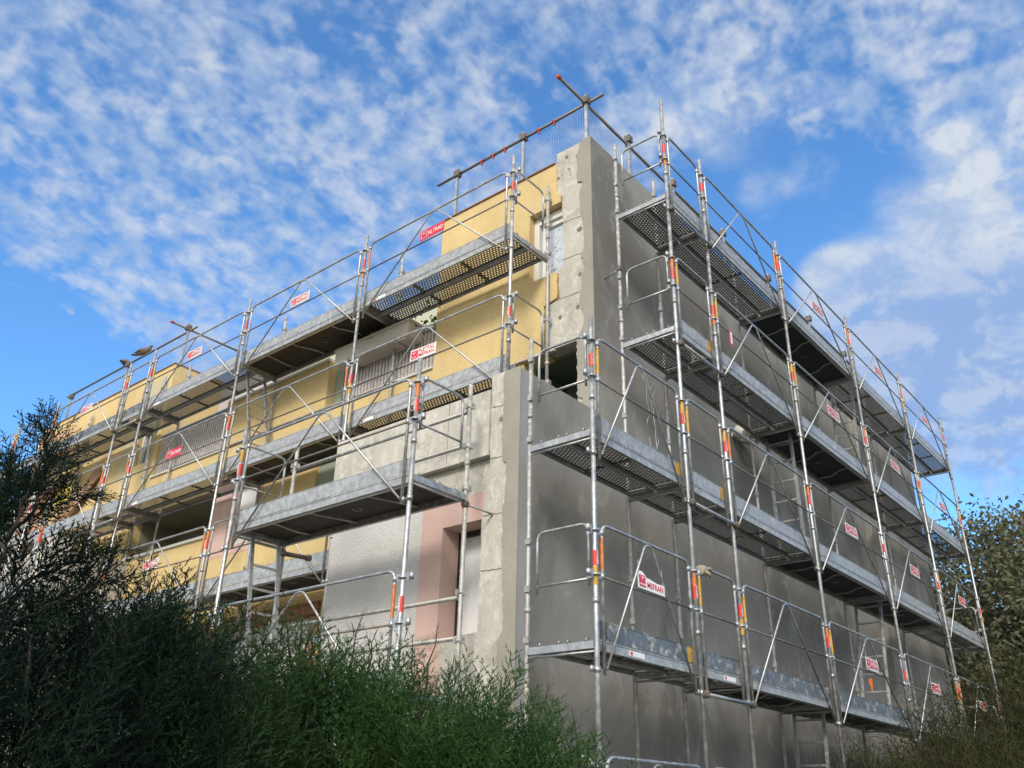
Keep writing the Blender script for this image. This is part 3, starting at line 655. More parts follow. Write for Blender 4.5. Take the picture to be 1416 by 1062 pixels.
# ladders
make_ladder(f'slanted ladder climbing to the top lift of the {GN}', (8.56, -.42, 7.02), (8.86, -.42, 8.95), .38, (0, -1, 0))
make_ladder(f'upright ladder between second and third lift of the {GN} by the lamp', (5.60, -.40, 5.10), (5.55, -.40, 6.95), .38, (0, -1, 0), 6)
make_ladder(f'ladder with an orange rag between third and fourth lift of the {GN}', (8.12, -.40, 3.02), (8.50, -.40, 4.95), .40, (0, -1, 0))
make_ladder(f'lowest ladder of the {GN} below the fourth lift deck', (5.25, -.40, .98), (5.42, -.40, 2.92), .40, (0, -1, 0))
make_ladder(f'leaning ladder under the dark plywood deck on the top lift of the {FN}', (.86, 6.42, 6.60), (.86, 6.98, 8.5), .36, (1, 0, 0))
make_ladder(f'leaning ladder hanging under the upper plywood deck of the {SN}', (-.92, 2.95, 2.58), (-.92, 3.28, 4.5), .37, (1, 0, 0))
make_ladder(f'ladder under the plywood deck on the third lift of the {FN}', (.86, 6.2, 2.60), (.86, 6.6, 4.5), .36, (1, 0, 0))

# company signs
def sign_right(i, k, label, **kw): make_sign('MEFRAN', label, ((XR[i] + XR[i + 1]) / 2 - .235, YO - .024, LR[k] + .572), 0, **kw)
def sign_left(y, z, kind, label, x=XLO, **kw): make_sign(kind, label, (x - .024, y + .245, z + .572), RZL, **kw)
sign_right(0, 'fourth', 'torn white and red MEFRAN sign on the lowest guardrail with the glove beside', torn=True)
for i, nm in ((3, 'fourth bay'), (4, 'fifth bay'), (5, 'far sixth bay')):
    for k in ('top', 'second', 'third', 'fourth'): sign_right(i, k, f'white PLETTAC MEFRAN sign on the {k} lift of the {GN}, {nm}', faded=k in ('top',))
sign_left((YL[0] + YL[1]) / 2, LL['top'], 'ALTRAD', 'red ALTRAD sign on the top lift near the yellow wall corner')
sign_left((YL[1] + YL[2]) / 2, LL['top'], 'MEFRAN', f'white PLETTAC MEFRAN sign against the sky above the plywood deck of the {FN}', faded=True)
sign_left((YL[2] + YL[3]) / 2, LL['top'], 'MEFRAN', f'white PLETTAC MEFRAN sign on the top lift of the {FN}, third bay')
sign_left((YL[4] + YL[5]) / 2, LL['top'], 'MEFRAN', f'white PLETTAC MEFRAN sign on the top lift of the {FN}, fifth bay', faded=True)
sign_left((YL[0] + YL[1]) / 2, LL['second'], 'MEFRAN', 'white PLETTAC MEFRAN sign in front of the planter railing')
sign_left((YL[2] + YL[3]) / 2, LL['second'], 'ALTRAD', 'red ALTRAD sign in front of the second ribbed railing')
sign_left((YL[1] + YL[2]) / 2, LL['third'], 'MEFRAN', 'white PLETTAC MEFRAN sign behind the stair block ladder')
sign_left((YL[2] + YL[3]) / 2, LL['third'], 'MEFRAN', 'white PLETTAC MEFRAN sign below the dark loggia', faded=True)
ys = root('company_sign', 'yellow MEFRAN banner hanging on a guardrail at the far left', 'sign', (XLO - .03, (YL[4] + YL[5]) / 2 + .35, LL['second'] + .57), RZL, 'company signs on the guardrails')
b = MB(); b.box((0, 0, 0), (.66, .004, .27)); part('panel', b.mesh('panel', M['bright_y']), ys); part('lettering', text_mesh('MEFRAN', .16, M['black'], .004, .52), ys, (.07, -.002, .075))

# ties from poles to the wall
def tie(label, a, b): tube_thing('wall_tie', label, 'scaffold tie', a, b, .011, 'galv', 'wall ties', (0,))
tie('thin wall tie with coupler beside the upper grey plaster corner', (XR[1], YO + W, 8.12), (XR[1] + .06, -.0, 8.10))
tie('thin wall tie with coupler on the third pole of the gable second lift', (XR[3], YO + W, 7.9), (XR[3] + .06, -.0, 7.88))
tie('thin wall tie from the stair block scaffold to the bare concrete pier', (XMO + W, YM[0], 4.44), (.01, YM[0] - .05, 4.42))
tube_thing('wall_tie', 'dark clamp tube with hook under the upper deck of the stair block scaffold', 'scaffold tie', (XMO + W, YM[1], 4.40), (XMO + W + .35, YM[1] - .05, 4.41), .03, 'clamp', 'wall ties', (0, 1))

# roof edge protection
RZ = 11.2
def post(label, x, y, z0, z1, g='roof edge guard posts'):
    o = root('guard_post', label, 'guard post', (x, y, z0), 0, g)
    b = MB(); b.bar((0, 0, 0), (0, 0, z1 - z0), .045, .045); part('upright', b.mesh('upright', M['galv']), o)
    b = MB(); b.box((-.05, -.05, z1 - z0 - .17), (.05, .05, z1 - z0 - .05)); b.tube([(-.03, -.06, z1 - z0 - .1), (.03, .06, z1 - z0 - .1)], .02, 6); part('clamp', b.mesh('clamp', M['clamp']), o)
post('roof guard post on the highest building corner', 1.56, .13, 10.40, 11.34)
for j, x in enumerate((2.72, 4.1, 5.9, 7.8, 9.8, 11.8)): post(f'{ORD[j]} roof guard post along the gable edge behind the scaffold', x, .13, 10.40, 11.40)
post('roof guard post in the middle of the yellow top wall edge', 1.60, 1.37, 10.235, 11.34); post('roof guard post at the left end of the yellow top wall edge', 1.60, 2.80, 10.235, 11.34)
post('rusty roof guard post on the corner of the second top block', 1.60, 10.92, 10.155, 11.2); post('slanted roof guard post on the second top block near the pigeons', 1.60, 13.5, 10.155, 11.1); post('far roof guard post behind the cypress tip', 1.60, 16.3, 10.155, 11.05)
tube_thing('guard_tube', 'long dark tube along the gable roof edge with red cap', 'scaffold tube', (.89, .155, 11.2), (12.5, .155, 11.2), .0242, 'tube_dark', 'roof guard tubes', (.057, .158, .276), 'cap')
tube_thing('guard_tube', 'dark tube along the yellow top wall roof edge', 'scaffold tube', (1.62, -.14, 11.24), (1.62, 3.28, 11.24), .0242, 'tube_dark', 'roof guard tubes', (.08, .44, .86))
tube_thing('guard_tube', 'dark tube with pigeons along the second top block roof edge', 'scaffold tube', (1.62, 10.6, 11.02), (1.62, 16.6, 11.02), .0242, 'tube_dark', 'roof guard tubes', (.06, .48))
tube_thing('guard_tube', 'red-brown tube running back across the second top block', 'scaffold tube', (1.2, 10.95, 11.08), (4.2, 10.95, 11.08), .0242, 'tube_dark', 'roof guard tubes', (.12,), 'cap')
def net(label, P, nu, nv, sag=.06, tag=''):
    """P(u, v) -> point; cords along both directions, knotted into meshes"""
    b = MB()
    for i in range(nu + 1):
        u = i / nu; b.tube([P(u, k / 6) for k in range(7)], .0018, 3, caps=False)
    for j in range(nv + 1):
        v = j / nv; n = max(8, nu // 2); b.tube([P(k / n, v) for k in range(n + 1)], .0018, 3, caps=False)
    return single('safety_net', b.mesh('safety_net', M['net']), label, 'safety net', group='roof safety nets')
def wob(u, v, a): return a * (math.sin(9 * u + 4 * v) + math.sin(23 * u + 7 * v) * .4)
net('fine blue-grey safety net above the yellow top wall', lambda u, v: Vector((1.63 + wob(u, v, .02), .16 + u * 2.5 + (0 if u < 1 else 0) - (1 - v) * .25 * u * u, 10.26 + v * (.96 - .10 * math.sin(math.pi * u)) - .05 * u * (1 - v))), 56, 22)
net('fine blue-grey safety net along the gable roof edge', lambda u, v: Vector((1.6 + u * 6.4, .17 + wob(u, v, .02), 10.40 + v * (.82 - .08 * abs(math.sin(math.pi * u * 4))))), 110, 17)
net('fine safety net on the side of the second top block', lambda u, v: Vector((1.64 + u * 2.4, 10.93 + wob(u, v, .02), 10.16 + v * .9)), 40, 15)
net('fine safety net above the second top block facade', lambda u, v: Vector((1.64 + wob(u, v, .02), 11.0 + u * 5.4, 10.16 + v * (.86 - .1 * abs(math.sin(math.pi * u * 2))))), 90, 14)
for y in (.75, 1.05, 1.75, 2.0, 2.25):
    b = MB(); b.tube([(0, 0, 0), (0, .05, 0)], .032, 7); b.box((-.02, .01, -.08), (.01, .03, -.02))
    single('tape_tie', b.mesh('tape_tie', M['cap']), 'red tape tie knotted on the dark tube above the yellow top wall', 'tie', (1.62, y, 11.24), 0, 'red tape ties')

# small things left on the scaffold
g = root('work_glove', 'beige work glove stuck on the guardrail end above the torn sign', 'glove', (XR[1] + .13, YO, 4.03))
b = MB(); b.tube([(0, .0, -.03), (.05, .02, -.02), (.12, .03, 0), (.19, .03, .02)], [.045, .06, .06, .045], 10)
for k in range(4): b.tube([(.18, .0 + .02 * k - .02, .03 - .015 * k), (.235, .01 + .022 * k - .03, .035 - .02 * k), (.25, .03 + .02 * k - .03, .0 - .01 * k)], [.015, .014, .011], 6)
b.tube([(.08, -.03, -.03), (.12, -.06, -.05), (.14, -.05, -.08)], [.018, .016, .012], 6); part('glove_body', b.mesh('glove_body', M['glove']), g)
b = MB(); b.box((0, 0, 0), (.09, .003, .22)); o = single('danger_tag', b.mesh('danger_tag', M['red']), 'small red and white tag hanging from a mid rail of the gable second lift', 'tag', (3.13, YO - .014, 7.36))
b = MB(); b.box((.03, -.003, .02), (.075, -.0005, .20)); part('label_strip', b.mesh('label_strip', M['white']), o)
o = root('cement_bags', 'white and blue bags stacked on the fourth lift deck at the far end', 'bag', (12.0, -.62, 3.0), 0)
for k, (dx, dz, w_) in enumerate(((0, 0, .62), (.03, .145, .58), (.66, 0, .34))):
    b = MB()
    n = 10; ring = [(w_ * (.5 + .5 * math.copysign(abs(math.cos(t)) ** .4, math.cos(t))), .2 * math.copysign(abs(math.sin(t)) ** .4, math.sin(t))) for t in [2 * math.pi * i / 16 for i in range(16)]]
    b.prism(ring, lambda p, q: (p[0] + dx, p[1], dz + .135 * q)); q = part('bag', b.mesh('bag', M['bag']), o)
    b = MB(); b.box((dx + .1, -.206, dz + .02), (dx + w_ - .1, -.2015, dz + .075)); part('print_band', b.mesh('print_band', M['bagblue']), q)
o = root('beige_carton', 'beige carton standing on the second lift deck beside the third pole', 'carton', (2.80, -.86, 7.0)); b = MB(); b.box((0, 0, 0), (.26, .22, .30)); part('body', b.mesh('body', M['cream']), o); b = MB(); b.box((-.002, .10, .301), (.262, .13, .304)); part('tape', b.mesh('tape', M['planter']), o)
o = root('yellow_board', 'yellow board end standing behind the toe board on the gable second lift', 'board', (2.36, -.92, 7.0)); b = MB(); b.box((0, 0, 0), (.22, .03, .30)); b.box((0, .03, .24), (.22, .06, .30)); part('panel', b.mesh('panel', M['yellowboard']), o)
b = MB(); b.prism([(0, 0), (.05, .01), (.052, -.07), (.042, -.18), (.025, -.21), (.02, -.11), (-.004, -.06)], lambda p, k: (.0 + .012 * k, -p[0], p[1])); single('orange_rag', b.mesh('orange_rag', M['rag']), 'orange rag knotted on a rung of the gable ladder', 'rag', (8.21, -.52, 3.66))
b = MB()
for s_ in range(3):
    pts = [(random.uniform(-.12, .12) + s_ * .1, random.uniform(-.03, .03), -.14 * k) for k in range(7)]; b.tube(fillet(pts, .06, 3), .003, 4)
single('loose_wire', b.mesh('loose_wire', M['galv']), 'tangle of thin loose wire hanging from the third lift guardrail', 'wire', (.93, YO + .02, 5.98))
lp = root('wall_lamp', 'twin white floodlight fixed on the grey gable under the second deck', 'lamp', (5.33, 0, 6.99))
b = MB(); b.box((-.16, -.05, -.03), (.16, -.0, .03)); b.tube([(0, -.05, 0), (0, -.12, .04)], .02, 8); part('bracket', b.mesh('bracket', M['lamp']), lp)
for s_ in (-1, 1):
    b = MB(); b.tube([(s_ * .17, -.06, .06), (s_ * .17, -.10, .03), (s_ * .18, -.20, -.02), (s_ * .19, -.26, -.05)], [.03, .10, .11, .085], 12); part('lamp_head', b.mesh('lamp_head', M['lamp']), lp)
bd = root('brown_board', 'long brown board leaning diagonally on the yellow wall at the far left', 'board', (1.15, 14.9, 6.57)); b = MB(); b.bar((0, 0, 0), (.25, -1.75, 1.62), .34, .03, 0, (1, 0, 0))
for k in range(6): b.bar(Vector((-.02, -.12, .12)) + Vector((.25, -1.75, 1.62)) * k * .155, Vector((-.02, .12, .24)) + Vector((.25, -1.75, 1.62)) * k * .155, .02, .012)
part('plank', b.mesh('plank', M['board']), bd)

# two pigeons on the roof tube
def pigeon(label, y, turn, sc):
    p = root('pigeon', label, 'pigeon', (1.62, y, 11.045), turn, 'pigeons on the roof tube')
    b = MB(); b.tube([(-.17 * sc, 0, .02 * sc), (-.10 * sc, 0, .05 * sc), (-.03 * sc, 0, .085 * sc), (.05 * sc, 0, .10 * sc), (.10 * sc, 0, .13 * sc), (.115 * sc, 0, .165 * sc), (.125 * sc, 0, .19 * sc), (.15 * sc, 0, .195 * sc), (.175 * sc, 0, .188 * sc)],
                     [.018 * sc, .04 * sc, .074 * sc, .078 * sc, .058 * sc, .034 * sc, .030 * sc, .022 * sc, .004 * sc], 10)
    b.prism([(-.235 * sc, -.03 * sc), (-.14 * sc, -.03 * sc), (-.14 * sc, .03 * sc), (-.235 * sc, .03 * sc)], lambda q, k: (q[0], q[1], (.035 + .06 * (q[0] / sc + .14)) * sc + .012 * sc * k))
    for s_ in (-1, 1): b.tube([(0, s_ * .02 * sc, .04 * sc), (.01 * sc, s_ * .02 * sc, -.02)], .006, 5)
    part('body', b.mesh('body', M['pigeon']), p)
    b = MB()
    for s_ in (-1, 1): b.tube([(.06 * sc, s_ * .055 * sc, .10 * sc), (-.04 * sc, s_ * .06 * sc, .09 * sc), (-.16 * sc, s_ * .035 * sc, .055 * sc)], [.02 * sc, .035 * sc, .008 * sc], 8)
    part('wing', b.mesh('wing', M['pigeon']), p)
pigeon('larger brown pigeon perched on the roof tube', 12.9, R(-60), 1.25); pigeon('smaller dark pigeon perched at the roof guard post', 13.75, R(40), 1.05)

# ================================================================== GROUND
n = 48; size = 700.; gv = []; gf = []
xs = np.sign(np.linspace(-1, 1, n + 1)) * np.abs(np.linspace(-1, 1, n + 1)) ** 2.2 * size
for yy in xs:
    for xx in xs: gv.append((xx + 2, yy, -.02 + .0 * xx + random.uniform(-.02, .02) * min(1, abs(xx) / 30)))
for j in range(n):
    for i in range(n): a = j * (n + 1) + i; gf.append((a, a + 1, a + n + 2, a + n + 1))
me = bpy.data.meshes.new('ground'); me.from_pydata(gv, [], gf); me.materials.append(M['ground']); structure('ground', me)

# ================================================================== VEGETATION
def at(u, v, d):
    q = pixdir(u, v); return CAM + q * (d / math.hypot(q.x, q.y))
def frames_from(dirs, spin):
    d = dirs / np.linalg.norm(dirs, axis=1)[:, None]; a = np.cross(d, np.array([.31, .77, .12])); a /= np.linalg.norm(a, axis=1)[:, None]; b_ = np.cross(d, a)
    c, s = np.cos(spin)[:, None], np.sin(spin)[:, None]
    return np.stack([a * c + b_ * s, b_ * c - a * s, d], 2)          # columns: local x, y, z
def plume(nb=24, seed=0, fine=1.):
    """a cypress spray of unit length along z: flat fronds at an acute angle, feathered with short scale-leaf cords"""
    r = np.random.default_rng(seed); q = []
    def cord(p, d, L, w, s=None):
        s = np.cross(d, r.normal(size=3)); s /= np.linalg.norm(s) + 1e-9
        q.append([p - s * w, p + s * w, p + d * L + s * w * .5, p + d * L - s * w * .5])
    cord(np.zeros(3), np.array([0, 0, 1.]), 1.0, .0035)
    for k in range(nb):
        t = .04 + .94 * k / nb; az = k * 2.4 + r.uniform(-.5, .5); el = r.uniform(.6, 1.05); L = (.36 * (1 - t) ** .8 + .06) * r.uniform(.7, 1.2)
        d = np.array([math.cos(az) * math.cos(el), math.sin(az) * math.cos(el), math.sin(el)]); p0 = np.array([0, 0, t])
        side = np.cross(d, r.normal(size=3)); side /= np.linalg.norm(side)
        cord(p0, d, L, .0024); m = max(5, int(L / .017))
        for j in range(m):
            f = (j + .5) / m; sg = 1 if j % 2 else -1
            dd = d + side * sg * r.uniform(.45, .8) * (1.1 - .5 * f) + r.normal(size=3) * .18 + np.array([0, 0, .15]); dd /= np.linalg.norm(dd)
            cord(p0 + d * L * f, dd, r.uniform(.024, .052) * (1.15 - .5 * f), .0058 * fine)
    return np.array(q)
PL = [plume(22, 1), plume(20, 2), plume(24, 3)]; SPARSE = [plume(12, 5), plume(11, 6)]; FROND = [plume(18, 8, 2.1), plume(16, 9, 2.1)]
def place_plumes(base, dirs, L, tmpl):
    out = []; which = rng.integers(0, len(tmpl), len(base)); F = frames_from(np.array(dirs), rng.uniform(0, 6.28, len(base)))
    for k in range(len(tmpl)):
        i = np.where(which == k)[0]
        if not len(i): continue
        t = tmpl[k].reshape(-1, 3)
        v = np.einsum('nij,mj->nmi', F[i], t) * np.array(L)[i][:, None, None] + np.array(base)[i][:, None, :]
        out.append(v.reshape(-1, 3))
    return np.concatenate(out)
def limb(b, pts, r0, r1, n=6):
    k = len(pts); b.tube(pts, [r0 + (r1 - r0) * i / (k - 1) for i in range(k)], n, caps=False)
def cypress(label, top, rad, N, mt, spikes=(), z_low=.7, group='cypress shrubs', len_=(.32, .55)):
    base = Vector((top.x, top.y, 0)); h = top.z
    t = root('cypress', label, 'cypress', base, 0, group)
    b = MB(); stems = []
    for k in range(5):
        a = k * 1.26 + random.uniform(-.3, .3); rr = rad * random.uniform(.15, .6)
        e = Vector((math.cos(a) * rr, math.sin(a) * rr, h * random.uniform(.72, .92))); limb(b, [Vector((0, 0, 0)), e * .4 + Vector((0, 0, .2)), e], .035, .008); stems.append(e)
    u = rng.uniform(0, 1, N) ** .72; z = z_low + (h - .38 - z_low) * u
    prof = np.clip(1 - ((z - .2) / h) ** 4, .12, 1) * rad
    fr = np.clip(rng.uniform(.1, 1.0, N) ** .5, 0, 1); az = rng.uniform(0, 2 * np.pi, N)
    base_ = np.stack([np.cos(az) * prof * fr, np.sin(az) * prof * fr, z], 1)
    out = np.stack([np.cos(az) * fr, np.sin(az) * fr, np.zeros(N)], 1)
    dirs = out * rng.uniform(.2, .75, (N, 1)) + np.array([0, 0, 1.]) + rng.normal(size=(N, 3)) * .18
    L = rng.uniform(*len_, N)
    v = [place_plumes(base_, dirs, L, PL)]
    for (tip, ln, spread) in spikes:                                   # thin leaders standing above the dense mass
        tp = Vector(tip) - base; foot = Vector((tp.x + random.uniform(-.08, .08), tp.y + random.uniform(-.08, .08), tp.z - ln)); pts = [foot.lerp(tp, i / 5) + Vector((random.uniform(-.012, .012), random.uniform(-.012, .012), 0)) for i in range(6)]
        limb(b, pts, .009, .002, 5); m = int(ln / .055)
        f = np.linspace(.05, .97, m); bs = np.array([list(foot.lerp(tp, x)) for x in f]); a2 = np.arange(m) * 2.4
        dr = np.stack([np.cos(a2), np.sin(a2), np.full(m, 1.0)], 1); v.append(place_plumes(bs, dr, (spread * (1 - f) ** .7 + .06) * rng.uniform(.8, 1.3, m), SPARSE))
    part('trunk', b.mesh('trunk', M['bark']), t); part('crown', quad_mesh('crown', np.concatenate(v), mt), t); return t
def sp(lst, d): return [(at(u, v, d), ln, s) for u, v, ln, s in lst]
A = 'dark green'
cypress('shaded cypress shrub at the bottom left corner', at(-30, 830, 3.7), .62, 300, M['cyp_shaded'], sp([(40, 790, .4, .12)], 3.6))
cypress('tall shaded cypress with a thin upright leader before the yellow facade', at(160, 800, 4.1), .50, 290, M['cyp_shaded'], sp([(166, 708, .62, .15), (100, 790, .35, .12), (215, 790, .4, .13), (130, 800, .3, .12)], 4.1))
cypress('half-shaded cypress shrub under the loggia guardrail sign', at(262, 832, 4.4), .50, 290, M['cyp_half_shaded'], sp([(240, 790, .45, .14), (300, 838, .35, .12), (205, 800, .4, .14), (330, 852, .3, .1)], 4.4))
cypress('dense cypress shrub below the stair block ladder', at(375, 865, 5.0), .50, 300, M['cyp_half_shaded'], sp([(420, 838, .4, .13), (395, 850, .35, .12), (350, 872, .3, .12)], 4.9))
cypress('green cypress shrub before the pale roughcast wall', at(480, 893, 5.0), .50, 300, M['cyp'], sp([(500, 848, .5, .14), (470, 872, .4, .13), (522, 868, .4, .13), (440, 850, .35, .12)], 4.9))
cypress('green cypress shrub before the pink surround', at(590, 925, 4.9), .50, 300, M['cyp'], sp([(604, 866, .5, .16), (572, 880, .4, .13), (630, 905, .35, .14), (648, 925, .3, .12)], 4.8))
cypress('low green cypress shrub at the foot of the bare corner pier', at(680, 975, 4.8), .42, 240, M['cyp'], sp([(660, 935, .35, .14), (715, 985, .3, .12)], 4.7))
cypress('small wispy cypress below the gable scaffold corner', at(758, 1020, 4.9), .34, 150, M['cyp'], sp([(756, 948, .5, .2), (793, 980, .4, .17), (738, 985, .35, .14), (812, 1030, .3, .12)], 4.9))
# leaning cypress at the far left edge with bare twiggy branches
t = root('leaning_cypress', 'leaning cypress with bare twiggy branches at the far left edge', 'cypress', at(-70, 1000, 3.5) * 1, 0, 'cypress shrubs'); o3 = Vector(t.location); t.location.z = 0; o3.z = 0
b = MB(); vs = []
BR = [([(-70, 1060), (-30, 900), (5, 760), (42, 668), (84, 583)], .018, .24), ([(8, 750), (50, 700), (90, 690), (128, 684)], .010, .16), ([(-15, 850), (40, 800), (90, 780), (130, 760)], .010, .22), ([(22, 715), (15, 660), (18, 625)], .008, .15), ([(42, 668), (70, 640), (112, 618)], .008, .14),
      ([(-30, 900), (40, 850), (110, 820), (150, 790)], .012, .24), ([(-40, 780), (-10, 700), (20, 680)], .010, .2), ([(60, 625), (58, 600), (55, 578)], .006, .1), ([(30, 690), (60, 668), (95, 655)], .008, .14), ([(5, 760), (-30, 690), (-40, 640)], .010, .22)]
for pts, r0, ln in BR:
    P = [at(u, v, 3.5 + .1 * math.sin(u)) - o3 for u, v in pts]; P2 = []
    for a, c in zip(P, P[1:]):
        for i in range(6): P2.append(a.lerp(c, i / 6) + Vector([random.uniform(-.008, .008) for _ in range(3)]))
    P2.append(P[-1]); limb(b, P2, r0 * .6, .0025, 6)
    k = len(P2); m = int(k * 1.5); f = np.linspace(.12 if r0 < .02 else .3, 1, m) * (k - 1); bs = np.array([list(P2[min(int(x), k - 2)].lerp(P2[min(int(x), k - 2) + 1], x - min(int(x), k - 2))) for x in f])
    ax = (P2[-1] - P2[0]).normalized(); a2 = rng.uniform(0, 6.28, m); s1 = ax.cross(Vector((0, 0, 1))).normalized(); s2 = ax.cross(s1)
    dr = np.array(ax)[None] * .9 + np.cos(a2)[:, None] * np.array(s1) + np.sin(a2)[:, None] * np.array(s2) + np.array([0, 0, .25])
    vs.append(place_plumes(bs, dr, ln * rng.uniform(.6, 1.25, m) * (1.2 - .6 * np.linspace(0, 1, m)), FROND))
part('trunk', b.mesh('trunk', M['bark']), t); part('crown', quad_mesh('crown', np.concatenate(vs), M['cyp_shaded']), t)

# broad-leaved trees behind the far end of the gable
def oak(label, base, h, rad, nclump, seed, per=95, leaf=.115):
    r = np.random.default_rng(seed); rr = random.Random(seed); t = root('oak_tree', label, 'tree', base, 0, 'trees behind the gable end')
    b = MB(); fork = Vector((0, 0, h * .3)); limb(b, [Vector((0, 0, 0)), Vector((.08, .05, h * .15)), fork], .30, .22, 10); cc = []
    while len(cc) < nclump:
        p = r.normal(size=3); p /= np.linalg.norm(p); k = r.uniform(.25, 1) ** .45
        c = np.array([p[0] * rad * k, p[1] * rad * k, h * .60 + p[2] * h * .40 * k]); cc.append(c)
    for i, c in enumerate(cc):
        if i % 4 == 0:
            c_ = Vector(c); m_ = fork.lerp(c_, .5) + Vector((rr.uniform(-.4, .4), rr.uniform(-.4, .4), rr.uniform(-.2, .3))); limb(b, [fork, m_, c_], .09, .012, 6)
    vs = []
    for c in cc:
        sz = r.uniform(.45, .95); n = int(per * r.uniform(.5, 1.3)); p = r.normal(size=(n, 3)) * sz * np.array([.55, .55, .42]) + c
        d = r.normal(size=(n, 3)); d /= np.linalg.norm(d, axis=1)[:, None]; s = np.cross(d, r.normal(size=(n, 3))); s /= np.linalg.norm(s, axis=1)[:, None]; L = leaf * r.uniform(.6, 1.3, (n, 1))
        vs.append(np.stack([p - d * L * .6, p + s * L * .34, p + d * L * .6, p - s * L * .34], 1).reshape(-1, 3))
    part('trunk', b.mesh('trunk', M['bark']), t); part('crown', quad_mesh('crown', np.concatenate(vs), M['oak']), t)
q = at(1440, 800, 27.0); oak('large oak tree with brownish tips at the right edge', (q.x, q.y, 0), 9.3, 4.2, 380, 3, 190)
q = at(1335, 880, 31.0); oak('lower oak crown behind the scaffold end', (q.x, q.y, 0), 7.8, 3.4, 260, 8, 170)
q = at(1300, 900, 38.0); oak('distant oak behind the far gable corner', (q.x, q.y, 0), 9.4, 4.2, 240, 12, 150, .15)

# feathery broom shrubs in front of the scaffold end
def broom(label, top, rad, n, seed):
    r = np.random.default_rng(seed); base = Vector((top.x, top.y, 0)); h = top.z; t = root('broom_shrub', label, 'shrub', base, 0, 'feathery shrubs by the scaffold end')
    b = MB(); vs = []
    for k in range(n):
        a = r.uniform(0, 6.28); e = rad * r.uniform(.15, 1) ** .7; hh = h * r.uniform(.62, 1.0) * (1 - .25 * (e / rad) ** 2); tip = np.array([math.cos(a) * e, math.sin(a) * e, hh]); m1 = np.array([tip[0] * .35, tip[1] * .35, hh * .5])
        pts = [np.zeros(3), m1, tip]; P = [Vector(((1 - s) ** 2 * pts[0] + 2 * s * (1 - s) * pts[1] + s * s * pts[2]).tolist()) for s in np.linspace(0, 1, 7)]
        if k % 3 == 0: limb(b, P, .016, .004, 4)
        m = 190; f = r.uniform(.25, 1.0, m) ** .8; bp = ((1 - f) ** 2)[:, None] * pts[0] + (2 * f * (1 - f))[:, None] * pts[1] + (f * f)[:, None] * pts[2]; bp = bp + r.normal(size=(m, 3)) * .11
        d = r.normal(size=(m, 3)) * .8 + np.array([0, 0, .55]) + (tip / np.linalg.norm(tip))[None] * .5; d /= np.linalg.norm(d, axis=1)[:, None]; L = r.uniform(.05, .16, (m, 1)); s = np.cross(d, r.normal(size=(m, 3))); s /= np.linalg.norm(s, axis=1)[:, None]; w = .0045
        e2 = bp + d * L + np.array([0, 0, -.05]) * L
        vs.append(np.stack([bp - s * w, bp + s * w, e2 + s * w * .4, e2 - s * w * .4], 1).reshape(-1, 3))
    part('stem', b.mesh('stem', M['twig']), t); part('foliage', quad_mesh('foliage', np.concatenate(vs), M['broom']), t)
broom('tall feathery olive shrub at the right edge', at(1400, 872, 13.5), 1.25, 240, 4)
broom('feathery olive shrub before the last gable poles', at(1285, 930, 14.0), .8, 120, 5)
broom('low feathery shrub at the gable foot', at(1215, 1015, 13.0), .9, 170, 6)
broom('low tangled shrub at the bottom right', at(1350, 985, 12.0), 1.1, 180, 7)

# ================================================================== SKY AND LIGHT
SUN_EL = 34.; SUN_AZ = (-.90, -.44)
world = bpy.data.worlds.new("World"); scene.world = world; world.use_nodes = True
t = NT(world); bg = t.n["Background"]
sky = t.new("ShaderNodeTexSky"); sky.sky_type = 'NISHITA'; sky.sun_disc = False; sky.sun_elevation = R(SUN_EL); sky.sun_rotation = math.atan2(SUN_AZ[0], SUN_AZ[1])
sky.air_density = 1.0; sky.dust_density = .35; sky.ozone_density = 2.2; sky.altitude = 200
tc = t.new("ShaderNodeTexCoord").outputs["Generated"]
x, y, z = t.sep(tc); den = t.math('ADD', t.math('MAXIMUM', z, 0.), .38)
cmb = t.new("ShaderNodeCombineXYZ"); t.link(t.math('DIVIDE', x, den), cmb.inputs[0]); t.link(t.math('DIVIDE', y, den), cmb.inputs[1]); P = cmb.outputs[0]
def blob(lst):
    acc = None
    for u, v, rad, wgt in lst:
        d = pixdir(u, v); dp = t.new("ShaderNodeVectorMath", operation='DOT_PRODUCT'); t.link(tc, dp.inputs[0]); dp.inputs[1].default_value = d
        k = t.math('MULTIPLY', t.ramp(dp.outputs["Value"], math.cos(R(rad)), math.cos(R(rad * .25))), wgt); acc = k if acc is None else t.math('ADD', acc, k)
    return acc
SK = dict(strength=.128)
n1 = t.noise(t.scale(P, (1.0, 1.15, 1)), 30.0, 2.5, .5, .25); n1b = t.noise(P, 66.0, 3, .55, .2); n2 = t.noise(P, 7.5, 3, .5, .3); n3 = t.noise(P, 8.0, 7, .60, .2)
clear = blob([(10, 500, 7, .9), (140, 590, 7, .8), (1050, 340, 9, 1.1), (1240, 300, 5, .6), (1190, 235, 4, .4), (1330, 650, 6, .5), (480, 40, 4, .3), (760, 130, 4, .4), (20, 590, 7, .8)])
alto_field = t.math('SUBTRACT', t.math('ADD', t.math('ADD', t.math('MULTIPLY', n1, .56), t.math('MULTIPLY', n1b, .26)), t.math('MULTIPLY', n2, .22)), t.math('MULTIPLY', clear, .30))
bank = blob([(1260, 385, 7, 1.15), (1190, 430, 5, 1.0), (1150, 395, 3, .8), (1390, 430, 8, .8), (1370, 560, 10, .75), (1230, 545, 9, .65), (1010, 110, 7, .55), (960, 180, 5, .4), (1390, 60, 9, .35), (1130, 245, 2.6, .6), (1055, 270, 2.2, .5), (80, 130, 5, .35), (1390, 210, 6, .5), (1270, 250, 4, .3)])
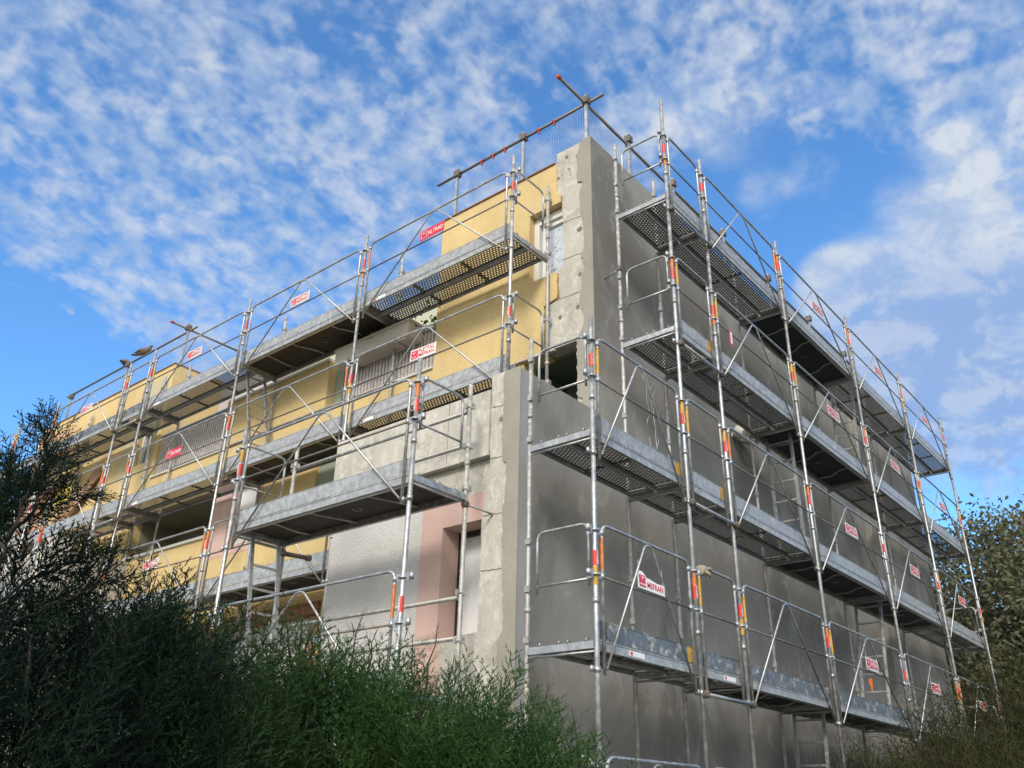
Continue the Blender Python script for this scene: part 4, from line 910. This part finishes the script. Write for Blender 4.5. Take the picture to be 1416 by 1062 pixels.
alto = t.math('MULTIPLY', t.ramp(alto_field, .36, .67), .74)
cum = t.ramp(t.math('ADD', t.math('MULTIPLY', n3, .9), t.math('MULTIPLY', bank, .42)), .60, 1.06)
dens = t.math('MINIMUM', t.math('ADD', alto, t.math('MULTIPLY', cum, .85)), .94)
shade = t.ramp(t.noise(P, 15.0, 4, .6, .3), .38, .64)
grey = blob([(1290, 570, 11, 1.2), (1390, 530, 9, .8), (1160, 560, 7, .7)])
ccol = t.mix(shade, (3.3, 4.3, 6.0), (5.5, 5.9, 6.5)); ccol = t.mix(t.math('MULTIPLY', t.math('MINIMUM', grey, .95), t.ramp(shade, 0, 1, 1.0, .55)), ccol, (2.3, 3.5, 6.0))
sdv = Vector((SUN_AZ[0] * math.cos(R(SUN_EL)), SUN_AZ[1] * math.cos(R(SUN_EL)), math.sin(R(SUN_EL)))).normalized()
dsn = t.new("ShaderNodeVectorMath", operation='DOT_PRODUCT'); t.link(tc, dsn.inputs[0]); dsn.inputs[1].default_value = sdv
fill_lobe = t.math('POWER', t.ramp(dsn.outputs["Value"], -.02, 1.0), 1.2)      # unseen glow lobe added around the sun to fill the shaded walls
fin = t.mix(dens, t.mix(1., sky.outputs[0], (1.05, 1.70, 2.15), 'MULTIPLY'), ccol)
fin = t.mix(fill_lobe, fin, (13.2, 12.6, 11.6))
t.link(fin, bg.inputs["Color"]); bg.inputs["Strength"].default_value = SK['strength']
sl = bpy.data.lights.new("sun", 'SUN'); sl.energy = 2.8; sl.angle = R(15); sl.color = (1.0, .93, .82); so = bpy.data.objects.new("sun", sl); col.objects.link(so)
sd = Vector((SUN_AZ[0] * math.cos(R(SUN_EL)), SUN_AZ[1] * math.cos(R(SUN_EL)), math.sin(R(SUN_EL)))).normalized()
so.rotation_euler = sd.to_track_quat('Z', 'Y').to_euler(); so.location = (-20, 10, 30)
scene.view_settings.view_transform = 'Standard'; scene.view_settings.look = 'None'; scene.view_settings.exposure = 0.0; scene.view_settings.gamma = 1.0; scene.view_settings.use_curve_mapping = False
scene.cycles.max_bounces = 6; scene.cycles.transparent_max_bounces = 8
